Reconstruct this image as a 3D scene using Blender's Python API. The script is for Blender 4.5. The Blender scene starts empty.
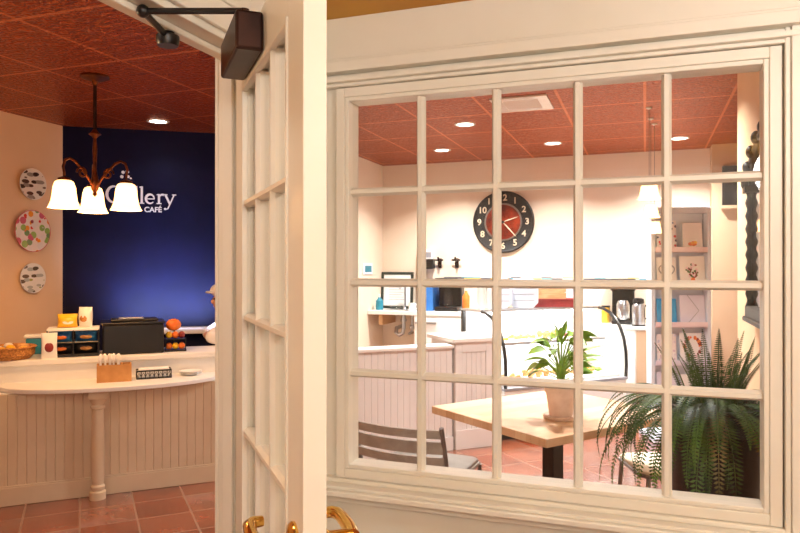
import bpy, bmesh, math, random
from mathutils import Vector, Matrix
random.seed(7)
C = bpy.context.scene.collection
PI = math.pi
SC = bpy.context.scene
SC.view_settings.view_transform = 'Standard'
SC.view_settings.look = 'None'
SC.view_settings.gamma = 1.0
SC.view_settings.exposure = 0.0
SC.view_settings.use_curve_mapping = False

# ------------------------------------------------------------------ helpers
def lin(r, g, b):
    f = lambda c: (c/255)/12.92 if c/255 <= .04045 else ((c/255+.055)/1.055)**2.4
    return (f(r), f(g), f(b), 1)

def mat(name, col, rough=.5, metal=0, emit=None, es=0, alpha=None, spec=None):
    m = bpy.data.materials.new(name); m.use_nodes = True
    p = m.node_tree.nodes['Principled BSDF']
    p.inputs['Base Color'].default_value = col
    p.inputs['Roughness'].default_value = rough
    p.inputs['Metallic'].default_value = metal
    if spec is not None: p.inputs['Specular IOR Level'].default_value = spec
    if emit:
        p.inputs['Emission Color'].default_value = emit
        p.inputs['Emission Strength'].default_value = es
    return m

def nd(m, t, **kw):
    n = m.node_tree.nodes.new(t)
    for k, v in kw.items(): setattr(n, k, v)
    return n
def lk(m, a, b): m.node_tree.links.new(a, b)
def P(m): return m.node_tree.nodes['Principled BSDF']

def noisy(m, c1, c2, scale=8, detail=4, bump=0, stretch=None, lo=.35, hi=.65):
    tc = nd(m, 'ShaderNodeTexCoord'); mp = nd(m, 'ShaderNodeMapping')
    if stretch: mp.inputs['Scale'].default_value = stretch
    n = nd(m, 'ShaderNodeTexNoise'); n.inputs['Scale'].default_value = scale; n.inputs['Detail'].default_value = detail
    r = nd(m, 'ShaderNodeValToRGB')
    r.color_ramp.elements[0].position = lo; r.color_ramp.elements[0].color = c1
    r.color_ramp.elements[1].position = hi; r.color_ramp.elements[1].color = c2
    lk(m, tc.outputs['Object'], mp.inputs['Vector']); lk(m, mp.outputs[0], n.inputs['Vector'])
    lk(m, n.outputs['Fac'], r.inputs['Fac']); lk(m, r.outputs[0], P(m).inputs['Base Color'])
    if bump:
        b = nd(m, 'ShaderNodeBump'); b.inputs['Strength'].default_value = bump; b.inputs['Distance'].default_value = .01
        lk(m, n.outputs['Fac'], b.inputs['Height']); lk(m, b.outputs[0], P(m).inputs['Normal'])
    return m

def blobs(m, ramp, scale=20, base=None, rnd=1.0, cover=.34, stretch=(1,1,1)):
    """cells of scattered colour on a plain ground: printed flowers, fillings"""
    tc = nd(m, 'ShaderNodeTexCoord'); v = nd(m, 'ShaderNodeTexVoronoi'); v.inputs['Scale'].default_value = scale
    v.inputs['Randomness'].default_value = rnd
    r = nd(m, 'ShaderNodeValToRGB'); r.color_ramp.interpolation = 'CONSTANT'
    e = r.color_ramp.elements
    e[0].position = 0; e[0].color = ramp[0]; e[1].position = 1/len(ramp); e[1].color = ramp[1]
    for i in range(2, len(ramp)):
        x = e.new(i/len(ramp)); x.color = ramp[i]
    sx = nd(m, 'ShaderNodeSeparateColor')
    mp = nd(m, 'ShaderNodeMapping'); mp.inputs['Scale'].default_value = stretch; mp.inputs['Rotation'].default_value = (.7, 0, 0) if stretch != (1,1,1) else (0,0,0)
    lk(m, tc.outputs['Object'], mp.inputs[0]); lk(m, mp.outputs[0], v.inputs['Vector']); lk(m, v.outputs['Color'], sx.inputs[0]); lk(m, sx.outputs[0], r.inputs['Fac'])
    if base:
        mx = nd(m, 'ShaderNodeMix', data_type='RGBA'); lt = nd(m, 'ShaderNodeMath', operation='LESS_THAN')
        lk(m, v.outputs['Distance'], lt.inputs[0]); lt.inputs[1].default_value = cover
        lk(m, lt.outputs[0], mx.inputs['Factor']); mx.inputs['A'].default_value = base
        lk(m, r.outputs[0], mx.inputs['B']); lk(m, mx.outputs['Result'], P(m).inputs['Base Color'])
    else:
        lk(m, r.outputs[0], P(m).inputs['Base Color'])
    return m

class MB:
    """collects shapes and becomes ONE mesh object"""
    def __init__(s): s.bm = bmesh.new(); s.k = 0
    def mi(s, k): s.k = k; return s
    def face(s, vs):
        try:
            f = s.bm.faces.new(vs); f.material_index = s.k; return f
        except ValueError: return None
    def box(s, x0, x1, y0, y1, z0, z1, M=None):
        v = [Vector((x, y, z)) for z in (z0, z1) for y in (y0, y1) for x in (x0, x1)]
        if M: v = [M @ p for p in v]
        v = [s.bm.verts.new(p) for p in v]
        for q in ((0,2,3,1),(4,5,7,6),(0,1,5,4),(2,6,7,3),(0,4,6,2),(1,3,7,5)): s.face([v[i] for i in q])
        return s
    def prism(s, pts, z0, z1, M=None):
        a = [Vector((p[0], p[1], z0)) for p in pts]; b = [Vector((p[0], p[1], z1)) for p in pts]
        if M: a = [M @ p for p in a]; b = [M @ p for p in b]
        a = [s.bm.verts.new(p) for p in a]; b = [s.bm.verts.new(p) for p in b]
        n = len(pts)
        s.face(a[::-1]); s.face(b)
        for i in range(n): s.face([a[i], a[(i+1) % n], b[(i+1) % n], b[i]])
        return s
    def lathe(s, prof, c=(0,0,0), n=24, M=None, cap=True, closed=False):
        rings = []
        for r, z in prof:
            ring = []
            for i in range(n):
                a = 2*PI*i/n; p = Vector((r*math.cos(a), r*math.sin(a), z))
                if M: p = M @ p
                ring.append(s.bm.verts.new(p + Vector(c)))
            rings.append(ring)
        m = len(rings)
        for j in range(m if closed else m-1):
            A, B = rings[j], rings[(j+1) % m]
            for i in range(n): s.face([A[i], A[(i+1) % n], B[(i+1) % n], B[i]])
        if cap and not closed:
            s.face(rings[0][::-1]); s.face(rings[-1])
        return s
    def tube(s, pts, r, n=8, cap=True):
        pts = [Vector(p) for p in pts]; rings = []
        rr = r if isinstance(r, (list, tuple)) else [r]*len(pts)
        up = None
        for i, p in enumerate(pts):
            d = (pts[min(i+1, len(pts)-1)] - pts[max(i-1, 0)]).normalized()
            if up is None:
                up = d.cross(Vector((0, 0, 1)))
                if up.length < .05: up = d.cross(Vector((1, 0, 0)))
                up.normalize()
            up = (up - d*up.dot(d))
            if up.length < 1e-5: up = d.orthogonal()
            up.normalize(); w = d.cross(up)
            rings.append([s.bm.verts.new(p + (up*math.cos(2*PI*k/n) + w*math.sin(2*PI*k/n))*rr[i]) for k in range(n)])
        for A, B in zip(rings, rings[1:]):
            for k in range(n): s.face([A[k], A[(k+1) % n], B[(k+1) % n], B[k]])
        if cap: s.face(rings[0][::-1]); s.face(rings[-1])
        return s
    def ball(s, c, r, n=14, m=8, M=None):
        rx, ry, rz = r if isinstance(r, (list, tuple)) else (r, r, r)
        prof = []
        top = Vector((0,0,rz)); bot = Vector((0,0,-rz))
        T = (lambda p: (M @ p if M else p) + Vector(c))
        vt = s.bm.verts.new(T(top)); vb = s.bm.verts.new(T(bot)); rings = []
        for j in range(1, m):
            t = PI*j/m
            rings.append([s.bm.verts.new(T(Vector((rx*math.sin(t)*math.cos(2*PI*i/n), ry*math.sin(t)*math.sin(2*PI*i/n), rz*math.cos(t))))) for i in range(n)])
        for i in range(n):
            s.face([vt, rings[0][i], rings[0][(i+1) % n]]); s.face([vb, rings[-1][(i+1) % n], rings[-1][i]])
        for A, B in zip(rings, rings[1:]):
            for i in range(n): s.face([A[i], B[i], B[(i+1) % n], A[(i+1) % n]])
        return s
    def quad(s, *ps):
        s.face([s.bm.verts.new(Vector(p)) for p in ps]); return s
    def build(s, name, m, parent=None, smooth=False, bevel=0, solid=0, seg=2):
        bmesh.ops.recalc_face_normals(s.bm, faces=s.bm.faces[:])
        me = bpy.data.meshes.new(name); s.bm.to_mesh(me); s.bm.free()
        for x in (m if isinstance(m, list) else [m]): me.materials.append(x)
        if smooth:
            me.polygons.foreach_set('use_smooth', [True]*len(me.polygons))
            me.set_sharp_from_angle(angle=math.radians(38))
        o = bpy.data.objects.new(name, me); C.objects.link(o)
        if parent: o.parent = parent
        if solid:
            q = o.modifiers.new('solid', 'SOLIDIFY'); q.thickness = solid
        if bevel:
            q = o.modifiers.new('bevel', 'BEVEL'); q.width = bevel; q.segments = seg; q.limit_method = 'ANGLE'; q.angle_limit = .7
        return o

def tag(o, label, cat, group=None, kind=None):
    o['label'] = label; o['category'] = cat
    if group: o['group'] = group
    if kind: o['kind'] = kind
    return o
def thing(name, label, cat, loc=(0,0,0), rz=0, group=None):
    o = bpy.data.objects.new(name, None); C.objects.link(o); o.empty_display_size = .1
    o.location = loc; o.rotation_euler = (0, 0, rz)
    return tag(o, label, cat, group)
def place(o, loc, rz=0):
    o.location = loc; o.rotation_euler = (0, 0, rz); return o
def struct(o, label, cat='room'):
    return tag(o, label, cat, kind='structure')
def copy_tree(o, parent=None):
    c = o.copy(); C.objects.link(c)
    if parent: c.parent = parent
    for ch in [x for x in o.children]: copy_tree(ch, c)
    return c

def text_mesh(body, size, depth, name, m, parent=None, M=None, bold=0):
    cu = bpy.data.curves.new('lettering', 'FONT'); cu.body = body; cu.size = size; cu.extrude = depth
    cu.align_x = 'CENTER'; cu.align_y = 'CENTER'; cu.offset = bold
    t = bpy.data.objects.new('lettering', cu); C.objects.link(t)
    dg = bpy.context.evaluated_depsgraph_get(); dg.update()
    me = bpy.data.meshes.new_from_object(t.evaluated_get(dg)); bpy.data.objects.remove(t)
    if M: me.transform(M)
    me.materials.clear(); me.materials.append(m); me.name = name
    o = bpy.data.objects.new(name, me); C.objects.link(o)
    if parent: o.parent = parent
    return o

# ------------------------------------------------------------------ materials
trim   = noisy(mat('cream_trim_paint', lin(232,226,212), .38), lin(230,224,209), lin(235,229,216), 3)
paint  = noisy(mat('cream_wall_paint', lin(243,226,204), .6), lin(241,223,200), lin(245,229,208), 2)
lit_cream  = noisy(mat('warm_lit_cream_paint', lin(240,205,165), .6), lin(238,202,160), lin(242,208,170), 2)  # the cream wall paint with warm lamplight put into its colour
tanp   = noisy(mat('tan_wall_paint', lin(205,172,140), .6), lin(203,169,137), lin(208,176,144), 2)
ochre  = noisy(mat('ochre_paint', lin(200,140,40), .6), lin(196,134,36), lin(205,148,46), 2)
navy   = noisy(mat('navy_wall_paint', lin(9,12,48), .6, spec=.2), lin(8,11,45), lin(11,14,54), 4)
white  = noisy(mat('white_paint', lin(240,238,234), .4), lin(238,236,231), lin(242,241,238), 5)
bead   = noisy(mat('beadboard_paint', lin(216,194,164), .45), lin(212,190,160), lin(220,198,169), 4)
whitebead = noisy(mat('white_beadboard_paint', lin(228,224,222), .45), lin(226,221,219), lin(231,228,226), 4)
black  = noisy(mat('black_plastic', lin(18,17,18), .35), lin(15,14,15), lin(22,21,22), 9)
softblack = noisy(mat('black_wood', lin(24,18,16), .5), lin(19,14,12), lin(31,24,20), 9)
bronze = noisy(mat('dark_bronze', lin(52,30,24), .38, .7), lin(44,25,20), lin(62,37,29), 12)
iron   = noisy(mat('rubbed_iron', lin(92,48,22), .4, .75), lin(74,36,16), lin(120,64,28), 20)
brass  = noisy(mat('polished_brass', lin(238,192,100), .14, 1), lin(234,186,92), lin(242,200,110), 10)
steel  = noisy(mat('brushed_steel', lin(190,192,196), .28, 1), lin(180,182,186), lin(200,202,206), 14, stretch=(1,1,12))
pewter = noisy(mat('grey_chair_metal', lin(150,148,144), .32, .85), lin(142,140,136), lin(158,156,152), 14)
taupe  = noisy(mat('taupe_chair_slat', lin(160,148,138), .42), lin(152,140,130), lin(169,157,147), 14)
cushion= noisy(mat('cream_cushion', lin(238,230,205), .7), lin(234,225,198), lin(242,235,212), 30, bump=.1)
terra  = noisy(mat('clay_pot', lin(232,205,188), .7), lin(226,196,178), lin(238,213,198), 18)
soil   = noisy(mat('potting_soil', lin(60,42,28), .95), lin(44,30,20), lin(80,58,40), 60, bump=.6)
leafm  = noisy(mat('bright_leaf', lin(112,158,38), .42), lin(92,142,30), lin(150,184,62), 14)
fernm  = noisy(mat('fern_leaf', lin(52,98,34), .5), lin(26,62,20), lin(84,122,40), 7)
fernbrown = noisy(mat('fern_tip', lin(96,92,44), .6), lin(84,80,38), lin(110,100,50), 10)
card_b = noisy(mat('brown_board', lin(196,142,84), .75), lin(188,134,77), lin(204,150,92), 14)
wicker = noisy(mat('wicker_weave', lin(186,120,56), .7), lin(150,92,40), lin(214,150,78), 70, bump=.8)
paper  = noisy(mat('white_paper', lin(246,245,242), .7), lin(243,242,238), lin(248,247,245), 9)
china  = noisy(mat('white_china', lin(246,244,240), .2), lin(244,242,238), lin(248,246,243), 5)
bluep  = noisy(mat('blue_carton', lin(40,110,190), .5), lin(32,100,182), lin(52,122,200), 7)
tealp  = noisy(mat('teal_plastic', lin(40,136,160), .4), lin(34,128,152), lin(48,146,170), 7)
yellow = noisy(mat('yellow_foil', lin(245,190,40), .35), lin(240,180,30), lin(250,202,60), 12)
orange = noisy(mat('orange_wrap', lin(235,120,40), .45), lin(225,104,30), lin(243,140,56), 12)
red    = noisy(mat('red_carton', lin(140,40,40), .5), lin(128,34,34), lin(152,50,48), 10)
silverg= noisy(mat('grey_plastic', lin(150,150,155), .4), lin(143,143,148), lin(158,158,163), 8)
pastry = noisy(mat('baked_pastry', lin(206,146,80), .6), lin(176,112,52), lin(228,178,112), 22, bump=.3)
green  = noisy(mat('salad_leaf', lin(120,160,50), .6), lin(90,140,40), lin(165,190,80), 30)
wood_l = noisy(mat('crate_wood', lin(205,160,112), .6), lin(192,146,98), lin(216,173,126), 12, stretch=(1,8,8))
skin   = noisy(mat('skin', lin(226,170,140), .5), lin(222,164,134), lin(230,176,147), 9)
shirt  = noisy(mat('white_shirt', lin(240,234,230), .8), lin(236,229,225), lin(244,239,235), 12)
denim  = noisy(mat('dark_trousers', lin(40,44,60), .8), lin(35,39,54), lin(47,51,68), 30)
hairm  = noisy(mat('brown_hair', lin(60,40,28), .6), lin(50,33,23), lin(72,50,36), 60)

def tile_floor():
    m = mat('terracotta_tile', lin(150,70,40), .22)
    tc = nd(m, 'ShaderNodeTexCoord'); mp = nd(m, 'ShaderNodeMapping')
    mp.inputs['Rotation'].default_value = (0, 0, math.radians(45)); mp.inputs['Scale'].default_value = (1, 1, 1)
    b = nd(m, 'ShaderNodeTexBrick'); b.offset = 0; b.squash = 1
    b.inputs['Scale'].default_value = 1; b.inputs['Brick Width'].default_value = .31; b.inputs['Row Height'].default_value = .31
    b.inputs['Mortar Size'].default_value = .006; b.inputs['Color1'].default_value = (0,0,0,1); b.inputs['Color2'].default_value = (1,1,1,1)
    b.inputs['Mortar'].default_value = (.5,.5,.5,1)
    r = nd(m, 'ShaderNodeValToRGB'); e = r.color_ramp.elements
    e[0].color = lin(86,34,16); e[1].color = lin(120,104,106); x = e.new(.35); x.color = lin(128,56,28); x = e.new(.62); x.color = lin(140,80,56); x = e.new(.85); x.color = lin(138,118,116)
    n = nd(m, 'ShaderNodeTexNoise'); n.inputs['Scale'].default_value = 4; n.inputs['Detail'].default_value = 9; n.inputs['Roughness'].default_value = .65
    mx = nd(m, 'ShaderNodeMix', data_type='RGBA', blend_type='OVERLAY'); mx.inputs['Factor'].default_value = .9
    mo = nd(m, 'ShaderNodeMix', data_type='RGBA')
    lk(m, tc.outputs['Object'], mp.inputs[0]); lk(m, mp.outputs[0], b.inputs['Vector']); lk(m, mp.outputs[0], n.inputs['Vector'])
    n2 = nd(m, 'ShaderNodeTexNoise'); n2.inputs['Scale'].default_value = 2.2; n2.inputs['Detail'].default_value = 5; lk(m, mp.outputs[0], n2.inputs['Vector'])
    fm = nd(m, 'ShaderNodeMix'); fm.inputs['Factor'].default_value = .62; lk(m, b.outputs['Color'], fm.inputs['A']); lk(m, n2.outputs['Fac'], fm.inputs['B'])
    lk(m, fm.outputs[0], r.inputs['Fac']); lk(m, r.outputs[0], mx.inputs['A']); lk(m, n.outputs['Fac'], mx.inputs['B'])
    lk(m, b.outputs['Fac'], mo.inputs['Factor']); lk(m, mx.outputs['Result'], mo.inputs['A']); mo.inputs['B'].default_value = lin(150,116,96)
    lk(m, mo.outputs['Result'], P(m).inputs['Base Color'])
    P(m).inputs['Coat Weight'].default_value = .7; P(m).inputs['Coat Roughness'].default_value = .16; P(m).inputs['Coat IOR'].default_value = 1.55
    bp = nd(m, 'ShaderNodeBump'); bp.inputs['Strength'].default_value = .3; bp.inputs['Distance'].default_value = .004; bp.invert = True
    lk(m, b.outputs['Fac'], bp.inputs['Height']); lk(m, bp.outputs[0], P(m).inputs['Normal'])
    return m

def tin_ceiling():
    m = mat('pressed_copper_tin', lin(176,84,46), .34, .55)
    tc = nd(m, 'ShaderNodeTexCoord'); sp = nd(m, 'ShaderNodeSeparateXYZ'); lk(m, tc.outputs['Object'], sp.inputs[0])
    def grid(out, size, off, w):
        a = nd(m, 'ShaderNodeMath', operation='ADD'); lk(m, out, a.inputs[0]); a.inputs[1].default_value = off
        d = nd(m, 'ShaderNodeMath', operation='DIVIDE'); lk(m, a.outputs[0], d.inputs[0]); d.inputs[1].default_value = size
        f = nd(m, 'ShaderNodeMath', operation='FRACT'); lk(m, d.outputs[0], f.inputs[0])
        s = nd(m, 'ShaderNodeMath', operation='SUBTRACT'); lk(m, f.outputs[0], s.inputs[0]); s.inputs[1].default_value = .5
        ab = nd(m, 'ShaderNodeMath', operation='ABSOLUTE'); lk(m, s.outputs[0], ab.inputs[0])
        g = nd(m, 'ShaderNodeMath', operation='GREATER_THAN'); lk(m, ab.outputs[0], g.inputs[0]); g.inputs[1].default_value = .5 - w/size
        return g.outputs[0]
    gx = grid(sp.outputs['X'], .57, 10*.57, .010); gy = grid(sp.outputs['Y'], .69, 20*.69-2.46, .012)
    mx = nd(m, 'ShaderNodeMath', operation='MAXIMUM'); lk(m, gx, mx.inputs[0]); lk(m, gy, mx.inputs[1])
    # pressed scroll ornament
    v = nd(m, 'ShaderNodeTexVoronoi'); v.inputs['Scale'].default_value = 38; lk(m, tc.outputs['Object'], v.inputs['Vector'])
    w = nd(m, 'ShaderNodeTexWave'); w.wave_type = 'RINGS'; w.inputs['Scale'].default_value = 14; w.inputs['Distortion'].default_value = 14; w.inputs['Detail'].default_value = 3
    lk(m, tc.outputs['Object'], w.inputs['Vector'])
    ad = nd(m, 'ShaderNodeMath', operation='MULTIPLY'); lk(m, v.outputs['Distance'], ad.inputs[0]); lk(m, w.outputs['Fac'], ad.inputs[1])
    ht = nd(m, 'ShaderNodeMath', operation='ADD'); lk(m, ad.outputs[0], ht.inputs[0]); lk(m, mx.outputs[0], ht.inputs[1])
    b = nd(m, 'ShaderNodeBump'); b.inputs['Strength'].default_value = .85; b.inputs['Distance'].default_value = .014
    lk(m, ht.outputs[0], b.inputs['Height']); lk(m, b.outputs[0], P(m).inputs['Normal'])
    r = nd(m, 'ShaderNodeValToRGB'); r.color_ramp.elements[0].color = lin(130,48,18); r.color_ramp.elements[1].color = lin(186,90,44)
    r.color_ramp.elements[1].position = .5
    lk(m, ad.outputs[0], r.inputs['Fac'])
    cm = nd(m, 'ShaderNodeMix', data_type='RGBA'); lk(m, mx.outputs[0], cm.inputs['Factor'])
    lk(m, r.outputs[0], cm.inputs['A']); cm.inputs['B'].default_value = lin(214,128,84)
    lk(m, cm.outputs['Result'], P(m).inputs['Base Color'])
    return m

def butcher():
    m = mat('butcher_block', lin(226,176,122), .32)
    tc = nd(m, 'ShaderNodeTexCoord'); b = nd(m, 'ShaderNodeTexBrick'); b.offset = .37
    b.inputs['Scale'].default_value = 1; b.inputs['Brick Width'].default_value = .42; b.inputs['Row Height'].default_value = .075
    b.inputs['Mortar Size'].default_value = .0008; b.inputs['Color1'].default_value = (0,0,0,1); b.inputs['Color2'].default_value = (1,1,1,1); b.inputs['Mortar'].default_value = (.1,.1,.1,1)
    r = nd(m, 'ShaderNodeValToRGB'); r.color_ramp.elements[0].color = lin(222,178,140); r.color_ramp.elements[1].color = lin(242,208,174)
    n = nd(m, 'ShaderNodeTexNoise'); n.inputs['Scale'].default_value = 6; n.inputs['Detail'].default_value = 6
    mp = nd(m, 'ShaderNodeMapping'); mp.inputs['Scale'].default_value = (2, 22, 2)
    mx = nd(m, 'ShaderNodeMix', data_type='RGBA', blend_type='SOFT_LIGHT'); mx.inputs['Factor'].default_value = .6
    lk(m, tc.outputs['Object'], b.inputs['Vector']); lk(m, tc.outputs['Object'], mp.inputs[0]); lk(m, mp.outputs[0], n.inputs['Vector'])
    lk(m, b.outputs['Color'], r.inputs['Fac']); lk(m, r.outputs[0], mx.inputs['A']); lk(m, n.outputs['Fac'], mx.inputs['B'])
    lk(m, mx.outputs['Result'], P(m).inputs['Base Color'])
    return m

def pane(name, tint=(1,1,1,1), f0=.04, f1=.6):
    m = bpy.data.materials.new(name); m.use_nodes = True; t = m.node_tree; t.nodes.clear()
    o = t.nodes.new('ShaderNodeOutputMaterial'); mx = t.nodes.new('ShaderNodeMixShader'); f = t.nodes.new('ShaderNodeLayerWeight')
    pw = t.nodes.new('ShaderNodeMath'); pw.operation = 'POWER'; pw.inputs[1].default_value = 5; ma = t.nodes.new('ShaderNodeMath'); ma.operation = 'MULTIPLY_ADD'; ma.inputs[1].default_value = f1; ma.inputs[2].default_value = f0
    tr = t.nodes.new('ShaderNodeBsdfTransparent'); g = t.nodes.new('ShaderNodeBsdfGlossy')
    f.inputs['Blend'].default_value = .5; tr.inputs[0].default_value = tint; g.inputs['Roughness'].default_value = .01
    t.links.new(f.outputs['Facing'], pw.inputs[0]); t.links.new(pw.outputs[0], ma.inputs[0]); t.links.new(ma.outputs[0], mx.inputs[0]); t.links.new(tr.outputs[0], mx.inputs[1]); t.links.new(g.outputs[0], mx.inputs[2]); t.links.new(mx.outputs[0], o.inputs[0])
    return m

def shade_glass(name, col, es, ecol):
    m = bpy.data.materials.new(name); m.use_nodes = True; t = m.node_tree; t.nodes.clear()
    o = t.nodes.new('ShaderNodeOutputMaterial'); a = t.nodes.new('ShaderNodeAddShader'); mx = t.nodes.new('ShaderNodeMixShader')
    tl = t.nodes.new('ShaderNodeBsdfTranslucent'); d = t.nodes.new('ShaderNodeBsdfDiffuse'); e = t.nodes.new('ShaderNodeEmission')
    tl.inputs[0].default_value = col; d.inputs[0].default_value = col; e.inputs[0].default_value = ecol; e.inputs[1].default_value = es
    mx.inputs[0].default_value = .5
    t.links.new(tl.outputs[0], mx.inputs[1]); t.links.new(d.outputs[0], mx.inputs[2]); t.links.new(mx.outputs[0], a.inputs[0]); t.links.new(e.outputs[0], a.inputs[1]); t.links.new(a.outputs[0], o.inputs[0])
    return m

floor_m, ceil_m, butcher_m = tile_floor(), tin_ceiling(), butcher()
glass_m = pane('window_glass', (.985,.99,.985,1), .02)
case_glass = pane('case_glass', (.99,.995,.995,1), .025)
doorglass = pane('door_glass', (.98,.985,.98,1), .03)
lampglass = shade_glass('lit_amber_glass', lin(250,228,190), 1.5, (1,.74,.40,1))
pleat = shade_glass('lit_pleated_shade', lin(255,235,205), 1.1, (1,.78,.48,1))
bulb = mat('lit_bulb', (1,1,1,1), .3, 0, (1,.8,.5,1), 30)
disc = mat('lit_downlight', (1,1,1,1), .3, 0, (1,.93,.82,1), 9)
tubel = mat('lit_case_tube', (1,1,1,1), .3, 0, (.95,.98,1,1), 9)
mirror_m = mat('silvered_mirror', lin(235,232,226), .03, 1)

# ------------------------------------------------------------------ constants of the place
HC = 2.70           # cafe ceiling
UX, UY = .73, .683  # direction of the long diagonal counter line
PHI = math.atan2(UY, UX)
def L(s, t, z=0): return Vector((-3.81 + UX*s - UY*t, 3.17 + UY*s + UX*t, z))

# ------------------------------------------------------------------ setting
o = MB().box(-4.8, 3, -2.2, 7.7, -.1, 0).build('floor', floor_m); struct(o, 'terracotta tiled floor of the cafe and entry', 'floor')
o = MB().box(-4.8, 3, -2.2, 7.7, HC, HC+.1).build('ceiling', ceil_m); struct(o, 'pressed copper tin ceiling over the cafe', 'ceiling')
o = MB().box(-1.109, 1.2, -2, 2.27, 2.405, 2.5).build('ceiling_entry', ochre); struct(o, 'ochre painted ceiling of the entry vestibule', 'ceiling')
o = MB().box(-4.75, -4.63, -2.1, 4.52, 0, HC).build('wall_left', lit_cream); struct(o, 'warm-lit cream wall with the three hanging plates', 'wall')
A = Vector((-4.63, 4.44, 0)); NA = math.atan2(.56, .828); NU = Vector((math.cos(NA), math.sin(NA), 0)); NN = Vector((-math.sin(NA), math.cos(NA), 0))
M = Matrix.Translation(A) @ Matrix.Rotation(NA, 4, 'Z')
o = MB().box(0, 2.09, 0, .1, 0, HC, M).build('wall_navy', navy); struct(o, 'navy blue wall carrying the white sign lettering', 'wall')
o = MB().box(-3.0, -2.9, 5.5, 7.5, 0, HC).build('wall_sink', paint); struct(o, 'cream side wall left of the sink', 'wall')
o = MB().box(-3.0, 1.6, 7.46, 7.56, 0, HC).build('wall_back', paint); struct(o, 'cream back wall with the round clock', 'wall')
o = MB().box(.613, 1.5, 7.24, 7.46, 0, HC).build('wall_pier', tanp); struct(o, 'tan wall pier right of the card rack', 'wall')
o = MB().box(.5, .62, 2.36, 4.33, 0, HC).build('wall_partition', lit_cream); struct(o, 'warm-lit cream partition wall with the dark mirror', 'wall')
o = MB().box(1.5, 1.6, 2.34, 7.46, 0, HC).build('wall_right', paint); struct(o, 'cream right hand wall behind the partition', 'wall')
o = MB().box(-4.75, -1.22, -2.1, -2.0, 0, HC).build('wall_front', lit_cream); struct(o, 'warm-lit cream front wall of the cafe beside the entry', 'wall')

# window wall with its opening
WX0, WX1, WZ0, WZ1, WY = -1.013, .333, .787, 2.107, 2.29
b = MB()
b.box(-1.22, WX0, 2.27, 2.34, 0, HC); b.box(WX1, 1.6, 2.27, 2.34, 0, HC)
b.box(WX0, WX1, 2.27, 2.34, 0, WZ0); b.box(WX0, WX1, 2.27, 2.34, WZ1, HC)
o = b.build('wall_window', trim); struct(o, 'cream panelled wall around the big interior window', 'wall')
# door wall with doorway
b = MB()
b.box(-1.22, -1.109, -2.1, .80, 0, HC); b.box(-1.22, -1.109, .80, 1.758, 2.14, HC); b.box(-1.22, -1.109, 1.758, 2.27, 0, HC)
o = b.build('wall_door', trim, bevel=.003); struct(o, 'cream wall around the open doorway', 'wall')
o = MB().box(1.2, 1.3, -2, 2.27, 0, 2.5).build('wall_entry_right', trim); struct(o, 'cream right wall of the entry', 'wall')
o = MB().box(-1.109, 1.3, -2.1, -2, 0, 2.5).build('wall_entry_back', trim); struct(o, 'cream rear wall of the entry', 'wall')

# doorway stop and casing strips
b = MB()
b.box(-1.199, -1.162, 1.743, 1.758, 0, 2.14); b.box(-1.199, -1.162, .80, .815, 0, 2.14); b.box(-1.199, -1.162, .80, 1.758, 2.122, 2.14)
b.box(-1.234, -1.22, 1.758, 1.833, 0, 2.22); b.box(-1.234, -1.22, .725, .80, 0, 2.22); b.box(-1.234, -1.22, .725, 1.833, 2.14, 2.22)
b.box(-1.109, -1.092, .72, .80, 0, 2.16); b.box(-1.109, -1.092, .72, 1.86, 2.16, 2.235); b.box(-1.109, -1.084, .72, 1.86, 2.235, 2.255)
o = b.build('trim_1', trim, bevel=.004); struct(o, 'cream door casing and stop around the doorway', 'trim')

# the window: casing, muntins, panes
b = MB()
def rect_frame(b, gap, w, y0, y1):
    x0, x1, z0, z1 = WX0-gap, WX1+gap, WZ0-gap, WZ1+gap
    xl = max(x0-w, -1.107)
    b.box(xl, x0, y0, y1, z0-w, z1+w); b.box(x1, x1+w, y0, y1, z0-w, z1+w)
    b.box(x0, x1, y0, y1, z1, z1+w); b.box(x0, x1, y0, y1, z0-w, z0)
rect_frame(b, -.003, .015, 2.254, 2.30); rect_frame(b, .012, .034, 2.250, 2.272)
# mouldings right, top
for x0, x1, y in ((.383,.398,2.232),(.398,.425,2.222),(.425,.437,2.236),(.437,.452,2.214),(.452,.475,2.246)):
    b.box(x0, x1, y, 2.272, .62, 2.2)
for z0, z1, y in ((2.155,2.168,2.236),(2.168,2.186,2.218),(2.186,2.198,2.238),(2.198,2.236,2.196),(2.236,2.25,2.214),(2.25,2.405,2.240)):
    b.box(-1.107, .476 if z0 < 2.25 else 1.2, y, 2.272, z0, z1)
for z0, z1, y in ((.725,.740,2.236),(.712,.725,2.196),(.694,.712,2.176),(.680,.694,2.206),(.655,.680,2.236)):
    b.box(-1.107, .49, y, 2.272, z0, z1)
w1 = b.build('window_1', trim, bevel=.003); struct(w1, 'large cream interior window with twenty panes', 'window')
b = MB(); mw = .015
cols = [WX0 + (WX1-WX0)*i/5 for i in range(1, 5)]; rows = [WZ0 + (WZ1-WZ0)*i/4 for i in range(1, 4)]
def bar_v(b, x, z0, z1):
    b.prism([(x-mw,2.284),(x-.007,2.268),(x+.007,2.268),(x+mw,2.284),(x+mw,2.297),(x+.007,2.313),(x-.007,2.313),(x-mw,2.297)], z0, z1)
for x in cols: bar_v(b, x, WZ0, WZ1)
R = Matrix.Rotation(PI/2, 4, 'Y')
for z in rows:
    pr = [(z-mw,2.285),(z-.007,2.269),(z+.007,2.269),(z+mw,2.285),(z+mw,2.296),(z+.007,2.312),(z-.007,2.312),(z-mw,2.296)]
    b.prism([(-p[0], p[1]) for p in pr], WX0, WX1, R)
b.build('muntin_grid', trim, w1)
MB().box(WX0, WX1, 2.289, 2.292, WZ0, WZ1).build('window_glass', glass_m, w1)
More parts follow.
